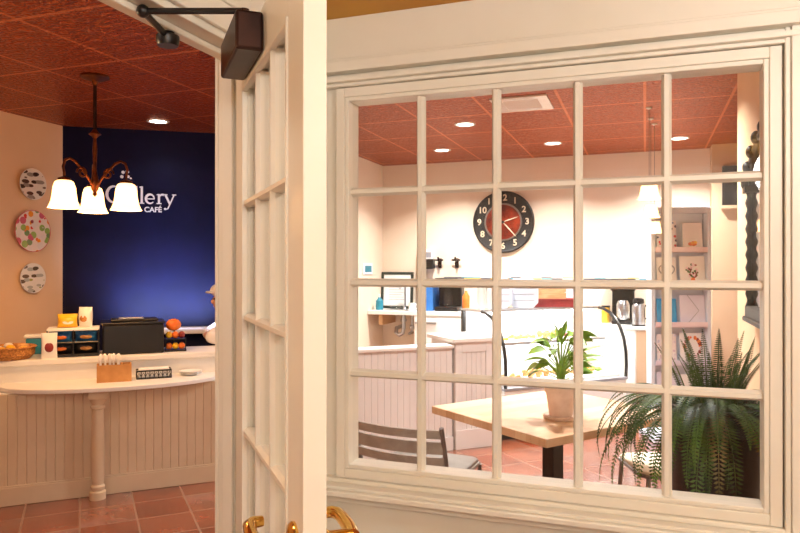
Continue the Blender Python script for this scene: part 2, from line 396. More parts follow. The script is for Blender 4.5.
# the same window on the cafe side
b = MB(); b.box(WX0-.06, WX0, 2.34, 2.355, WZ0-.06, WZ1+.06).box(WX1, WX1+.06, 2.34, 2.355, WZ0-.06, WZ1+.06).box(WX0, WX1, 2.34, 2.355, WZ1, WZ1+.06).box(WX0, WX1, 2.34, 2.355, WZ0-.06, WZ0)
b.build('inner_casing', trim, w1, bevel=.004)

# ------------------------------------------------------------------ the open glazed door
LA = math.atan2(-.749, .663); LW = .838; LT = .045; LH = 2.125
b = MB()
b.box(0, .125, 0, LT, .012, LH); b.box(LW-.128, LW, 0, LT, .012, LH); b.box(.125, LW-.128, 0, LT, 2.005, LH); b.box(.125, LW-.128, 0, LT, .012, .40)
for y0, y1 in ((-.004, .012), (LT-.012, LT+.004)):      # glazing bead
    b.box(.125, .137, y0, y1, .40, 2.005); b.box(LW-.14, LW-.128, y0, y1, .40, 2.005); b.box(.137, LW-.14, y0, y1, 1.993, 2.005); b.box(.137, LW-.14, y0, y1, .40, .412)
door = b.build('door_1', trim, bevel=.0025)
place(door, (-1.143, 1.736, 0), LA); struct(door, 'cream glazed door standing open at the doorway', 'door')
b = MB(); gx0, gx1 = .131, LW-.134
for i in (1, 2):
    x = gx0 + (gx1-gx0)*i/3
    b.prism([(x-.011,.012),(x-.005,.002),(x+.005,.002),(x+.011,.012),(x+.011,.033),(x+.005,.043),(x-.005,.043),(x-.011,.033)], .405, 2.0)
for i in range(1, 5):
    z = .405 + 1.595*i/5
    pr = [(z-.011,.012),(z-.005,.001),(z+.005,.001),(z+.011,.012),(z+.011,.033),(z+.005,.044),(z-.005,.044),(z-.011,.033)]
    b.prism([(-p[0], p[1]) for p in pr], gx0, gx1, R)
b.build('muntin_grid', trim, door)
MB().box(.128, LW-.131, .0205, .0245, .402, 2.003).build('door_glass', doorglass, door)
LZ = .974
def lever(name, side):
    y0 = 0 if side < 0 else LT; s = side
    f = Matrix.Translation((LW-.062, y0, LZ)) @ Matrix.Rotation(-s*PI/2, 4, 'X')
    b = MB(); b.lathe([(.041,0),(.041,.005),(.036,.011),(.018,.015),(.014,.025),(.013,.068)], M=f, n=32)
    r = b.build(name, brass, door, smooth=True)
    yy = y0 + s*.069
    pts = [(LW-.062+.004, yy, LZ), (LW-.09, yy+s*.004, LZ+.002), (LW-.13, yy+s*.004, LZ+.006), (LW-.163, yy+s*.002, LZ+.008), (LW-.178, yy-s*.008, LZ+.008), (LW-.182, yy-s*.028, LZ+.007)]
    MB().tube(pts, [.014,.0145,.0135,.013,.0125,.011], 16).build('lever_grip', brass, r, smooth=True)
lever('lever_handle', -1); lever('lever_handle', 1)
MB().box(LW-.0005, LW+.002, .010, .035, LZ-.075, LZ+.032).build('latch_plate', brass, door)
for z in (.3, 1.1, 1.9):
    MB().lathe([(.008,0),(.008,.1)], (-.004, LT+.004, z), 12).build('hinge', brass, door)

cl = thing('door_closer', 'dark bronze door closer with folding arm at the door top', 'door closer', (-1.143, 1.736, 0), LA)
MB().box(.17, .45, -.066, -.001, 2.012, 2.105).build('closer_body', bronze, cl, bevel=.007)
iv = (Matrix.Translation((-1.143,1.736,0)) @ Matrix.Rotation(LA,4,'Z')).inverted()
sp = Vector((.38, -.035, 2.112)); el = iv @ Vector((-1.143,1.337,2.122)); br = iv @ Vector((-1.185,1.48,2.108))
MB().lathe([(.012,2.105),(.012,2.13)], (sp.x, sp.y, 0), 14).build('spindle', bronze, cl)
MB().tube([sp+Vector((0,0,.014)), el], .008, 8).build('main_arm', black, cl)
MB().ball(el, .016).build('elbow_joint', black, cl, smooth=True)
MB().tube([el, br], .0085, 8).build('forearm', black, cl)
w = MB().lathe([(.026,-.022),(.03,-.012),(.03,.004),(.018,.010),(.016,.032)], br, 16); 
w.build('arm_bracket', black, cl, smooth=True)
bw = Vector((-1.185,1.48,0)); pl = [iv @ (bw+Vector(v)) for v in ((-.018,-.03,0),(.018,-.03,0),(.012,.14,0),(-.006,.14,0))]
MB().prism([(p.x,p.y) for p in pl], 2.131, 2.140).build('bracket_plate', black, cl)

# ------------------------------------------------------------------ left: service counter
def bead_boards(b, x0, x1, y0, y1, z0, z1, w=.055, axis='x'):
    n = max(1, round(abs(x1-x0)/w)); st = (x1-x0)/n
    for i in range(n):
        a, c = x0+st*i, x0+st*(i+1); g = .005
        if axis == 'x': b.prism([(a,y0+g),(a+g,y0),(c-g,y0),(c,y0+g),(c,y1),(a,y1)], z0, z1)
        else: b.prism([(y0+g,a),(y0,a+g),(y0,c-g),(y0+g,c),(y1,c),(y1,a)], z0, z1)
ctr = thing('service_counter', 'long diagonal cream beadboard counter with curved lower ledge', 'counter', L(0,0), PHI)
S0, S1 = -.40, 1.72
b = MB(); bead_boards(b, S0, S1, 0, .02, .12, .70); b.build('beadboard_front', bead, ctr)
b = MB(); b.box(S0, S1, .02, .25, .0, .705).box(S0, S1, .28, .62, 0, .845); b.build('carcass', white, ctr)
MB().box(S0, S1, -.014, .03, .0, .115).box(S0, S1, -.009, .03, .115, .125).build('baseboard', bead, ctr, bevel=.004)
MB().box(S0, S1, .255, .28, .735, .845).build('riser_board', white, ctr)
MB().box(S0, S1, .225, .64, .845, .885).build('countertop', white, ctr, bevel=.008)
pts = [(.68+.70*math.cos(a), .16-.335*math.sin(a)) for a in [PI*i/28 for i in range(29)]]
pts = [(1.72,.16),(1.72,.28),(-.40,.28),(-.40,.16),(-.03,.16)] + pts[::-1][1:]
MB().prism(pts, .705, .735).build('curved_ledge', white, ctr, bevel=.006)
b = MB(); b.lathe([(.05,0),(.05,.05),(.038,.056),(.044,.07),(.044,.085),(.034,.095),(.041,.14),(.043,.3),(.036,.56),(.034,.58),(.045,.59),(.045,.605),(.036,.615),(.05,.64),(.05,.66)], (.56,-.075,0), 24).box(.505,.615,-.13,-.02,.655,.705)
b.build('turned_column', bead, ctr, smooth=True)

# things on the upper counter (z .885)
ZU, ZL = .8855, .7355
def on(s, t, z): return L(s, t, z)
t = thing('wicker_basket', 'round wicker basket of wrapped pastries at counter left', 'basket', on(0,.36,ZU), PHI)
b = MB(); b.lathe([(.13,0),(.16,.03),(.165,.075),(.175,.08),(.165,.088),(.15,.075),(.145,.03),(.0001,.022)], n=32, cap=False); b.face([v for v in b.bm.verts[:32]][::-1]); b.build('basket_bowl', wicker, t, smooth=True)
for i in range(9):
    a = i*2.4; r = .025+.09*math.sqrt(i/9)
    q = MB().ball((0,0,0), (.05,.03,.022), 12, 8).build('wrapped_pastry', [pastry, paper, yellow][i % 3])
    place(q, on(0,.36,ZU+.064+.018*(i%2)) + Vector((r*math.cos(a), r*math.sin(a), 0)), a)
    tag(q, 'small wrapped pastry lying in the wicker basket', 'pastry', 'pastries in the wicker basket')
t = thing('storage_tub', 'teal plastic tub with white lid behind the basket', 'tub', on(.205,.588,ZU), PHI)
MB().box(-.12,.12,-.04,.04,0,.115).build('tub_body', tealp, t, bevel=.012); MB().box(-.13,.13,-.048,.048,.115,.14).build('tub_lid', paper, t, bevel=.008)

rk = thing('snack_rack', 'black wire snack rack filled with chip bags', 'rack', on(.40,.40,ZU), PHI)
b = MB(); b.box(-.165,.165,-.11,.11,0,.02)
b.build('rack_base', black, rk, bevel=.004)
b = MB()
for x in (-.16,0,.16):
    for y in (-.105,.105): b.tube([(x,y,.0),(x,y,.185)], .006, 6)
for z in (.1,.185):
    for y in (-.105,.105): b.tube([(-.16,y,z),(.16,y,z)], .005, 6)
    for x in (-.16,0,.16): b.tube([(x,-.105,z),(x,.105,z)], .005, 6)
b.box(-.16,.16,-.105,.105,.092,.098); b.build('rack_wire', black, rk)
b = MB(); b.box(-.165,.165,-.11,.11,.18,.196).build('rack_top', paper, rk, bevel=.003)
def bag(name, m1, m2, loc, rz, h, w, label, group=None, tilt=0, d=.03):
    t = thing(name, label, 'bag', loc, rz, group)
    b = MB(); n = 8; rings = []
    for j in range(n+1):
        z = h*j/n; k = math.sin(PI*min(1,max(0,(j/n-.06)/.88)))**.6 if 0 < j < n else 0
        ring = []
        for i in range(12):
            a = 2*PI*i/12
            ring.append(b.bm.verts.new((w/2*math.copysign(abs(math.cos(a))**.6, math.cos(a))*(1-.06*k), (.002+d*k)*math.sin(a), z)))
        rings.append(ring)
    for A_, B_ in zip(rings, rings[1:]):
        for i in range(12): b.face([A_[i],A_[(i+1)%12],B_[(i+1)%12],B_[i]])
    b.face(rings[0][::-1]); b.face(rings[-1])
    bb = b.build('bag_body', m1, t, smooth=True)
    b = MB(); b.ball((0,-d*.82,h*.45), (w*.3,.008,h*.2), 12, 8); b.build('bag_print', m2, t, smooth=True)
    t.rotation_euler = (tilt, 0, rz)
    return t
chipblue = noisy(mat('blue_chip_bag', lin(34,92,150), .3), lin(20,60,110), lin(52,126,184), 14)
for i, (x, z) in enumerate(((-.08,.0985),(.08,.0985),(-.08,.0205),(.08,.0205))):
    p = on(.40,.40,ZU) + Vector((UX*x+UY*.05, UY*x-UX*.05, z))
    bag('chip_bag', chipblue if i < 2 else softblack, pastry if i % 2 else orange, p, PHI, .080, .145,
        ['blue chip bag upper left in the wire snack rack', 'blue chip bag upper right in the wire snack rack', 'dark chip bag lower left in the wire snack rack', 'dark chip bag lower right in the wire snack rack'][i], 'chip bags in the snack rack')
bag('snack_bag', yellow, paper, on(.36,.40,ZU+.197), PHI+.1, .095, .13, 'yellow snack bag lying on top of the snack rack', d=.045)
bag('snack_bag', paper, pastry, on(.475,.42,ZU+.197), PHI-.5, .14, .10, 'white snack bag standing tilted atop the snack rack', d=.035)
bag('snack_bag', paper, red, on(.255,.265,ZU), PHI, .175, .10, 'white and red snack bag leaning on the snack rack', d=.022)

bn = thing('bus_bin', 'big black plastic bin on the counter behind the brown box', 'bin', on(.79,.435,ZU), PHI)
b = MB(); b.prism([(-.205,-.15),(.205,-.15),(.205,.15),(-.205,.15)], 0, .215); b.build('bin_body', black, bn, bevel=.012)
b = MB(); b.box(-.215,.215,-.16,.16,.215,.228); b.build('bin_rim', black, bn, bevel=.005)
ty = thing('serving_tray', 'dark serving tray with silver edge on the black bin', 'tray', on(.80,.44,ZU+.2285), PHI)
MB().box(-.16,.16,-.10,.10,0,.018).build('tray_base', softblack, ty, bevel=.008); MB().box(-.11,.06,-.105,-.085,.019,.03).box(-.11,.06,-.1,.08,.018,.024).build('tray_liner', steel, ty, bevel=.003)

fr = thing('candy_stand', 'two tier stand of orange and yellow snacks beside the bin', 'stand', on(1.08,.40,ZU), PHI)
b = MB(); b.box(-.075,.075,-.07,.07,0,.012).box(-.07,.07,-.065,.065,.085,.093); b.tube([(0,.055,0),(0,.055,.19)], .006, 6); b.tube([(-.07,-.06,0),(-.07,-.06,.1)], .004, 6).tube([(.07,-.06,0),(.07,-.06,.1)], .004, 6)
b.build('stand_frame', black, fr)
for i in range(6):
    x = (-.045, 0, .045)[i % 3]; z = .0125 if i < 3 else .0935
    q = MB().ball((0,0,.026), (.024,.02,.026), 12, 8).build('snack_pack', [orange, yellow, orange, yellow, orange, red][i], smooth=True)
    p = on(1.08,.40,ZU+z) + Vector((UX*x+UY*.03, UY*x-UX*.03, 0)); place(q, p, PHI)
    tag(q, 'small orange or yellow snack pack in the two tier stand', 'snack', 'snack packs in the stand')
q = MB().ball((0,0,.045), (.055,.04,.045), 16, 10).build('snack_pack', orange, smooth=True)
place(q, on(1.07,.41,ZU+.147), PHI); tag(q, 'large round orange snack pack topping the two tier stand', 'snack')

# things on the lower ledge (z .735)
bx = thing('cutlery_box', 'brown box holding white plastic cutlery on the lower ledge', 'box', on(.66,.085,ZL), PHI)
b = MB(); W, D, H = .108, .06, .115
b.box(-W,W,-D,D,0,.006).box(-W,W,-D,-D+.008,.006,H).box(-W,W,D-.008,D,.006,H).box(-W,-W+.008,-D+.008,D-.008,.006,H).box(W-.008,W,-D+.008,D-.008,.006,H).box(-.004+.05,.004+.05,-D+.008,D-.008,.006,H)
b.build('box_sides', card_b, bx)
for i in range(15):
    b = MB(); b.tube([(0,0,0),(0,0,.125)], [.006,.0055], 6); b.ball((0,0,.145), (.014,.005,.026), 10, 6)
    q = b.build('plastic_fork', china, smooth=True)
    x, y = -.082+.027*(i % 5), -.034+.034*(i//5)
    q.location = on(.66,.085,ZL+.012) + Vector((UX*x-UY*y, UY*x+UX*y, 0)); q.rotation_euler = (random.uniform(-.06,.06), random.uniform(-.06,.06), PHI+random.uniform(-.6,.6))
    tag(q, 'white plastic cutlery piece standing in the brown box', 'cutlery', 'cutlery in the brown box')
nt = thing('napkin_tray', 'black basket tray of white napkins on the lower ledge', 'tray', on(.915,.125,ZL), PHI)
b = MB(); b.box(-.115,.115,-.055,.055,0,.008).box(-.115,.115,-.055,-.05,.05,.06).box(-.115,.115,.05,.055,.05,.06).box(-.115,-.11,-.055,.055,.05,.06).box(.11,.115,-.055,.055,.05,.06)
for i in range(9):
    x = -.1125+.225*i/8
    b.tube([(x,-.0525,.005),(x,-.0525,.055)], .0028, 6); b.tube([(x,.0525,.005),(x,.0525,.055)], .0028, 6)
    for q in ((-.0525),(.0525)):
        if i < 8: b.tube([(x,q,.018),(x+.014,q,.044),(x+.028,q,.018)], .0022, 5)
b.build('tray_frame', black, nt)
q = MB().box(-.1,.1,-.042,.042,0,.06).build('napkin_stack', paper, bevel=.006); place(q, on(.915,.125,ZL+.0085), PHI); tag(q, 'stack of white paper napkins in the black tray', 'napkins')
for i in range(4):
    q = MB().lathe([(.045,0),(.05,.002),(.078,.011),(.077,.0125),(.05,.005),(.0001,.004)], n=32, cap=False).build('paper_plate', china, smooth=True)
    place(q, on(1.165,.155,ZL+.006*i), 0); tag(q, 'small white plate in the stack beside the napkin tray', 'plate', 'stack of white plates')

# back shelf below the navy wall
b = MB().box(.42, 1.9, -.12, -.005, .93, .985, M); o = b.build('long_shelf', white, bevel=.006); tag(o, 'long white shelf along the foot of the navy wall', 'shelf')
for x in (.45, 1.82): MB().box(x, x+.05, -.11, -.005, 0, .93, M).build('shelf_leg', white, o)

# seated person behind the counter, mostly behind the door jamb
def person():
    t = thing('person', 'seated person in a white shirt behind the counter near doorway', 'person', (-3.235, 4.88, 0), math.radians(223))
    J = {}
    def skin_obj(name, joints, edges, m, sub=2, root=0):
        me = bpy.data.meshes.new(name); me.from_pydata([j[0] for j in joints], edges, []); me.materials.append(m)
        o = bpy.data.objects.new(name, me); C.objects.link(o); o.parent = t
        me.skin_vertices.new() if False else None
        md = o.modifiers.new('skin', 'SKIN'); md.use_smooth_shade = True
        if not me.skin_vertices: bpy.context.view_layer.update()
        for i, j in enumerate(joints):
            sv = me.skin_vertices[0].data[i]; r = j[1]; sv.radius = r if isinstance(r, tuple) else (r, r); sv.use_root = i == root
        s_ = o.modifiers.new('sub', 'SUBSURF'); s_.levels = sub; s_.render_levels = sub
        return o
    # faces +x in local axes, seated on a stool .50 high
    body = [((0,0,.60),.11),((0,0,.78),.105),((.03,0,.95),.12),((.05,0,1.06),.06),((.075,0,1.13),.056),((.10,0,1.215),(.078,.088)),((.105,0,1.29),(.07,.08)),
            ((.02,.16,1.02),.05),((.24,.22,.94),.042),((.10,.27,.93),.030),((.02,.27,.925),.024),
            ((.02,-.16,1.02),.05),((.19,-.22,.92),.042),((.20,-.10,.94),.030),((.185,-.03,.945),.024),
            ((.06,.10,.56),.085),((.42,.12,.54),.06),((.40,.12,.10),.04),((.50,.12,.045),.035),
            ((.06,-.10,.56),.085),((.42,-.12,.54),.06),((.40,-.12,.10),.04),((.50,-.12,.045),.035)]
    ed = [(0,1),(1,2),(2,3),(3,4),(4,5),(5,6),(2,7),(7,8),(8,9),(9,10),(2,11),(11,12),(12,13),(13,14),(0,15),(15,16),(16,17),(17,18),(0,19),(19,20),(20,21),(21,22)]
    skin_obj('body', body, ed, skin)
    for s in (1, -1):
        if s > 0:
            for k, (dy, ln) in enumerate(((-.024,.055),(-.008,.066),(.008,.062),(.022,.05))):
                skin_obj('finger', [((.03,.27+dy,.93),.009),((-.02-ln*.3,.275+dy*1.15,.932),.008),((-.02-ln*.9,.275+dy*1.2,.914),.0065)], [(0,1),(1,2)], skin, 1)
            skin_obj('thumb', [((.045,.255,.93),.010),((.02,.235,.925),.009),((0,.228,.915),.007)], [(0,1),(1,2)], skin, 1)
            continue
        for k, (dx, ln) in enumerate(((-.024,.055),(-.008,.066),(.008,.062),(.022,.05))):
            skin_obj('finger', [((.185+dx,-.04,.95),.009),((.18+dx*1.15,.0+ln*.3,.952),.008),((.178+dx*1.2,.0+ln*.9,.935),.0065)], [(0,1),(1,2)], skin, 1)
        skin_obj('thumb', [((.165,-.045,.95),.010),((.145,-.02,.945),.009),((.138,0,.935),.007)], [(0,1),(1,2)], skin, 1)
    skin_obj('shirt', [((0,0,.60),.125),((0,0,.78),.12),((.03,0,.95),.14),((.055,0,1.075),.082),((.02,.16,1.03),.078),((.24,.22,.95),.062),((.13,.26,.935),.046),((.02,-.16,1.03),.078),((.19,-.22,.93),.060),((.20,-.12,.94),.046)],
             [(0,1),(1,2),(2,3),(2,4),(4,5),(5,6),(2,7),(7,8),(8,9)], shirt)
    skin_obj('trousers', [((0,0,.60),.13),((.06,.10,.57),.098),((.42,.12,.55),.074),((.40,.12,.12),.055),((.06,-.10,.57),.098),((.42,-.12,.55),.074),((.40,-.12,.12),.055)], [(0,1),(1,2),(2,3),(0,4),(4,5),(5,6)], denim)
    MB().ball((.10,0,1.315), (.094,.092,.062), 18, 12).ball((.175,0,1.30), (.06,.065,.012), 14, 6).build('white_cap', shirt, t, smooth=True)
    MB().ball((.055,0,1.245), (.078,.094,.085), 18, 12).build('hair', hairm, t, smooth=True)
    f = MB(); f.ball((.170,0,1.222), (.016,.011,.02)); f.build('nose', skin, t, smooth=True)
    for q in (.085,-.085): MB().ball((.11,q,1.225),(.018,.01,.028)).build('ear', skin, t, smooth=True)
    for q in (.032,-.032): MB().ball((.162,q,1.245),.010).build('eye', hairm, t, smooth=True)
    MB().ball((.156,0,1.185),(.01,.026,.007)).build('mouth', skin, t, smooth=True)
    st = thing('stool', 'dark wooden stool under the seated person behind the counter', 'stool', (-3.235, 4.88, 0), math.radians(223))
    MB().lathe([(.15,.44),(.165,.45),(.165,.475),(.15,.48)], n=28).build('seat', softblack, st, smooth=True)
    for a in (45,135,225,315):
        c_, s_ = math.cos(math.radians(a)), math.sin(math.radians(a))
        MB().tube([(.16*c_,.16*s_,0),(.11*c_,.11*s_,.445)], .014, 8).build('leg', softblack, st)
person()

# wall sign
sg = thing('wall_sign', 'white cafe name lettering mounted on the navy wall', 'sign', A, NA)
def stroke(b, pts, w=.006, d=.012):
    """flat raised stroke: pts are (x, z, half width)"""
    n = len(pts); Ls, Rs = [], []
    for i in range(n):
        p = Vector(pts[i][:2]); a = Vector(pts[max(i-1,0)][:2]); c = Vector(pts[min(i+1,n-1)][:2]); dd = (c-a).normalized(); nn = Vector((-dd.y, dd.x)); h = pts[i][2] if len(pts[i]) > 2 else w
        Ls.append(p+nn*h); Rs.append(p-nn*h)
    f = [[b.bm.verts.new((q.x, y, q.y)) for q in Ls] + [b.bm.verts.new((q.x, y, q.y)) for q in Rs] for y in (-d, -.001)]
    for i in range(n-1):
        for k in (0, 1): b.face([f[k][i], f[k][i+1], f[k][n+i+1], f[k][n+i]])
        b.face([f[0][i], f[0][i+1], f[1][i+1], f[1][i]]); b.face([f[0][n+i], f[0][n+i+1], f[1][n+i+1], f[1][n+i]])
    b.face([f[0][0], f[0][n], f[1][n], f[1][0]]); b.face([f[0][n-1], f[0][2*n-1], f[1][2*n-1], f[1][n-1]])
def arc(cx, cz, rx, rz, a0, a1, n=16, w0=.006, w1=.006, mid=None):
    r = []
    for i in range(n+1):
        k = i/n; a = math.radians(a0+(a1-a0)*k); w = w0+(w1-w0)*k if mid is None else w0+(mid-w0)*math.sin(PI*k)
        r.append((cx+rx*math.cos(a), cz+rz*math.sin(a), w))
    return r
ZB = 2.058; XH = .086; CH = .15
def letter_l(b, x):
    stroke(b, [(x,ZB),(x,ZB+CH)], .009); stroke(b, [(x-.02,ZB+.004),(x+.02,ZB+.004)], .0045); stroke(b, [(x-.018,ZB+CH-.008),(x,ZB+CH-.003)], .004)
def letter_e(b, x):
    stroke(b, arc(x, ZB+XH/2, .034, XH/2-.004, 0, 320, 26, .004, .004, .010)); stroke(b, [(x-.032,ZB+XH/2),(x+.036,ZB+XH/2)], .004)
def letter_r(b, x):
    stroke(b, [(x-.014,ZB),(x-.014,ZB+XH)], .009); stroke(b, [(x-.034,ZB+.004),(x+.008,ZB+.004)], .0045); stroke(b, [(x-.032,ZB+XH-.006),(x-.014,ZB+XH-.002)], .004)
    stroke(b, arc(x+.014, ZB+XH*.58, .026, XH*.38, 170, 60, 10, .004, .010))
def letter_y(b, x):
    stroke(b, [(x-.036,ZB+XH),(x+.004,ZB)], .009); stroke(b, [(x+.04,ZB+XH),(x+.004,ZB),(x-.014,ZB-.04),(x-.034,ZB-.045)], .005)
    stroke(b, [(x-.052,ZB+XH-.004),(x-.016,ZB+XH-.004)], .0045); stroke(b, [(x+.022,ZB+XH-.004),(x+.056,ZB+XH-.004)], .0045); b.lathe([(.010,-.012),(.010,-.001)], n=12, M=Matrix.Translation((x-.036,0,ZB-.042)) @ Matrix.Rotation(PI/2,4,'X') @ Matrix.Translation((0,0,.013)))
def letter_a(b, x):
    stroke(b, arc(x-.004, ZB+XH*.62, .028, XH*.36, 160, 0, 10, .005, .008)); stroke(b, [(x+.024,ZB+XH*.62),(x+.024,ZB+.01),(x+.036,ZB+.004)], .009)
    stroke(b, arc(x-.004, ZB+XH*.28, .03, XH*.26, 60, 320, 16, .004, .005, .009))
def letter_G(b, x):
    stroke(b, arc(x, ZB+CH/2, .056, CH/2-.006, 40, 325, 30, .004, .005, .011)); stroke(b, [(x+.045,ZB+CH*.45),(x+.045,ZB+.02)], .008); stroke(b, [(x+.02,ZB+CH*.45),(x+.066,ZB+CH*.45)], .0045)
b = MB(); letter_G(b, .405); letter_a(b, .52); letter_l(b, .585); letter_l(b, .63); letter_e(b, .698); letter_r(b, .785); letter_y(b, .858)
b.build('name_letters', paper, sg)
text_mesh('CAFÉ', .062, .005, 'small_letters', paper, sg, Matrix.Translation((.722, -.006, 2.006)) @ Matrix.Rotation(PI/2, 4, 'X'), .0015)
b = MB()
for dx, dz, r in ((-.022,.03,.014),(.012,.036,.014),(-.032,-.008,.014),(.02,-.006,.012),(.04,-.02,.008)):
    b.lathe([(r,-.008),(r,-.001)], n=12, M=Matrix.Translation((.50+dx,-.009,2.295+dz)) @ Matrix.Rotation(PI/2,4,'X'))
b.build('flower_emblem', paper, sg)

# plates on the left wall
darkleaf = blobs(mat('plate_dark_leaf', lin(235,230,220), .2), [lin(60,44,36), lin(120,96,80), lin(84,60,48), lin(150,140,130), lin(70,50,40)], 22, lin(238,233,224), 1, .47, (1,.6,1.3))
flor = blobs(mat('plate_flower_print', lin(240,225,215), .2), [lin(220,60,50), lin(240,150,40), lin(150,180,90), lin(236,226,216), lin(205,90,110), lin(120,150,90)], 17, lin(242,228,216), 1, .5)
olive = blobs(mat('plate_olive_leaf', lin(235,230,220), .2), [lin(96,78,52), lin(170,170,90), lin(180,180,170), lin(112,90,70)], 23, lin(240,235,226), 1, .45, (1,.6,1.3))
pinkrim = noisy(mat('pink_glaze', lin(225,110,110), .25), lin(215,98,100), lin(234,124,122), 12)
def plate(z, r, m1, m2, label):
    t = thing('wall_plate', label, 'plate', (-4.63, 4.115, z), 0)
    MX = Matrix.Rotation(PI/2, 4, 'Y')
    n = 40; b = MB()
    prof = [(r*.05,.012),(r*.55,.014),(r*.72,.024),(r*.97,.036)]
    b.lathe(prof, M=MX, n=n); q = b.build('plate_face', m1, t, smooth=True)
    b = MB(); b.lathe([(r*.97,.036),(r,.037),(r*1.0,.033),(r*.7,.010),(r*.5,.001),(.001,.001)], M=MX, n=n, cap=False); b.build('plate_rim', m2, t, smooth=True)
    return t
plate(2.17, .125, darkleaf, china, 'white plate with dark leaf pattern, topmost on the left wall')
t = plate(1.795, .168, flor, pinkrim, 'large floral plate with pink rim, middle of the left wall')
for (y, z, r, m_) in ((.01,.075,.05,red),(-.035,-.065,.048,orange),(.075,.0,.03,orange),(-.09,.03,.025,olive)):
    b = MB()
    for k in range(7):
        a = 2*PI*k/7; b.ball((.03,-y+r*.55*math.cos(a),z+r*.55*math.sin(a)), (.006,r*.42,r*.42), 8, 6)
    b.ball((.033,-y,z), (.006,r*.35,r*.35), 8, 6); b.build('painted_flower', m_, t, smooth=True)
plate(1.42, .12, olive, china, 'white plate with olive leaf sprays, lowest on the left wall')

# chandelier
ch = thing('chandelier', 'iron scroll chandelier with three lit bell glass shades', 'chandelier', (-3.235, 3.352, 0), math.radians(47))
b = MB(); b.lathe([(.085,HC),(.085,HC-.012),(.06,HC-.022),(.02,HC-.035),(.012,HC-.06)], n=24); b.build('canopy', iron, ch, smooth=True)
b = MB(); b.tube([(0,0,HC-.05),(0,0,2.34)], .011, 10); b.build('hanging_rod', bronze, ch)
b = MB(); b.lathe([(.008,2.37),(.022,2.35),(.038,2.335),(.022,2.325),(.010,2.31),(.014,2.24),(.010,2.12),(.02,2.06),(.026,2.02),(.02,1.99),(.010,1.975),(.014,1.96),(.002,1.945)], n=20); b.build('stem', iron, ch, smooth=True)
for k in range(3):
    a0 = math.radians(90 + 120*k); dx, dy = math.cos(a0), math.sin(a0)
    pts = []
    for r, z in ((.02,2.02),(.045,2.06),(.085,2.105),(.13,2.15),(.165,2.165),(.195,2.15),(.208,2.11),(.20,2.07),(.2,2.035)): pts.append((dx*r, dy*r, z))
    arm = MB().tube(pts, .008, 8).build('arm', iron, ch, smooth=True)
    sc = [(dx*(.085+.036*math.cos(q)*(1-i/26)), dy*(.085+.036*math.cos(q)*(1-i/26)), 2.085+.038*math.sin(q)*(1-i/26)) for i, q in enumerate([j*.42 for j in range(20)])]
    MB().tube(sc, .0065, 6).build('scroll', iron, arm, smooth=True)
    b = MB(); b.lathe([(.012,2.05),(.036,2.04),(.04,2.018)], (dx*.2, dy*.2, 0), 20); b.build('shade_cap', iron, ch, smooth=True)
    b = MB(); n = 30
    prof = [(.032,2.03),(.052,2.018),(.063,1.985),(.067,1.945),(.073,1.905),(.086,1.872),(.094,1.86)]
    inn = [(.091,1.86),(.083,1.874),(.070,1.906),(.064,1.945),(.060,1.985),(.049,2.014),(.030,2.026)]
    b.lathe(prof+inn, (dx*.2, dy*.2, 0), n, cap=False); shd = b.build('shade', lampglass, ch, smooth=True)
    MB().ball((dx*.2, dy*.2, 1.945), (.026,.026,.034)).build('bulb', bulb, shd, smooth=True)
    lt = bpy.data.lights.new('chandelier_bulb', 'POINT'); lt.energy = 16; lt.color = (1,.53,.21); lt.shadow_soft_size = .03
    lo = bpy.data.objects.new('chandelier_bulb', lt); C.objects.link(lo); lo.parent = ch; lo.location = (dx*.2, dy*.2, 1.89)

# ------------------------------------------------------------------ half wall and end post
hw = thing('half_wall', 'white beadboard half wall between counter and end cabinet', 'half wall', L(0,0), PHI)
b = MB(); bead_boards(b, 1.74, 3.235, .07, .09, .11, .84); bead_boards(b, 3.235, 1.74, .19, .17, .11, .84); b.build('beadboard', whitebead, hw)
MB().box(1.74, 3.235, .09, .17, 0, .84).box(1.74, 3.235, .055, .19, 0, .11).build('core', whitebead, hw)
MB().box(1.74, 3.24, .045, .205, .84, .868).build('cap_rail', white, hw, bevel=.006)
pc = thing('end_cabinet', 'white panelled end cabinet between half wall and display case', 'cabinet', L(0,0), PHI)
MB().box(3.25, 3.60, .06, .50, 0, .885).build('cabinet_body', whitebead, pc, bevel=.004)
b = MB(); bead_boards(b, 3.31, 3.54, .052, .062, .16, .80, .05); b.box(3.25,3.31,.045,.062,.1,.885).box(3.54,3.60,.045,.062,.1,.885).box(3.31,3.54,.045,.062,.8,.885).box(3.25,3.60,.04,.062,0,.16)
b.build('panel_front', whitebead, pc, bevel=.003)
MB().box(3.22, 3.63, .02, .53, .885, .92).build('cabinet_top', white, pc, bevel=.006)

# ------------------------------------------------------------------ curved glass display case
CA = PHI + math.radians(4.4); c0 = L(3.78, .13)
CM = Matrix.Translation(c0) @ Matrix.Rotation(CA, 4, 'Z')
def cp(x, y, z): return CM @ Vector((x, y, z))
CL = 1.44
dc = thing('display_case', 'refrigerated bakery display case with curved glass front, brightly lit', 'display case', c0, CA)
MB().box(0, CL, .05, .69, 0, .10).build('kick_plinth', softblack, dc)
MB().box(0, CL, .0, .70, .10, .43).build('base_cabinet', white, dc, bevel=.008)
MB().box(-.008, CL+.008, -.012, .70, .43, .455).build('base_trim', silverg, dc, bevel=.004)
prof = [(.004,.456),(-.002,.56),(.004,.70),(.03,.82),(.075,.92),(.135,1.00),(.21,1.06),(.30,1.093),(.36,1.10)]
b = MB(); f = [[b.bm.verts.new((x, y, z)) for y, z in prof] for x in (.012, CL-.012)]
for i in range(len(prof)-1): b.face([f[0][i], f[1][i], f[1][i+1], f[0][i+1]])
b.build('curved_glass', case_glass, dc, smooth=True)
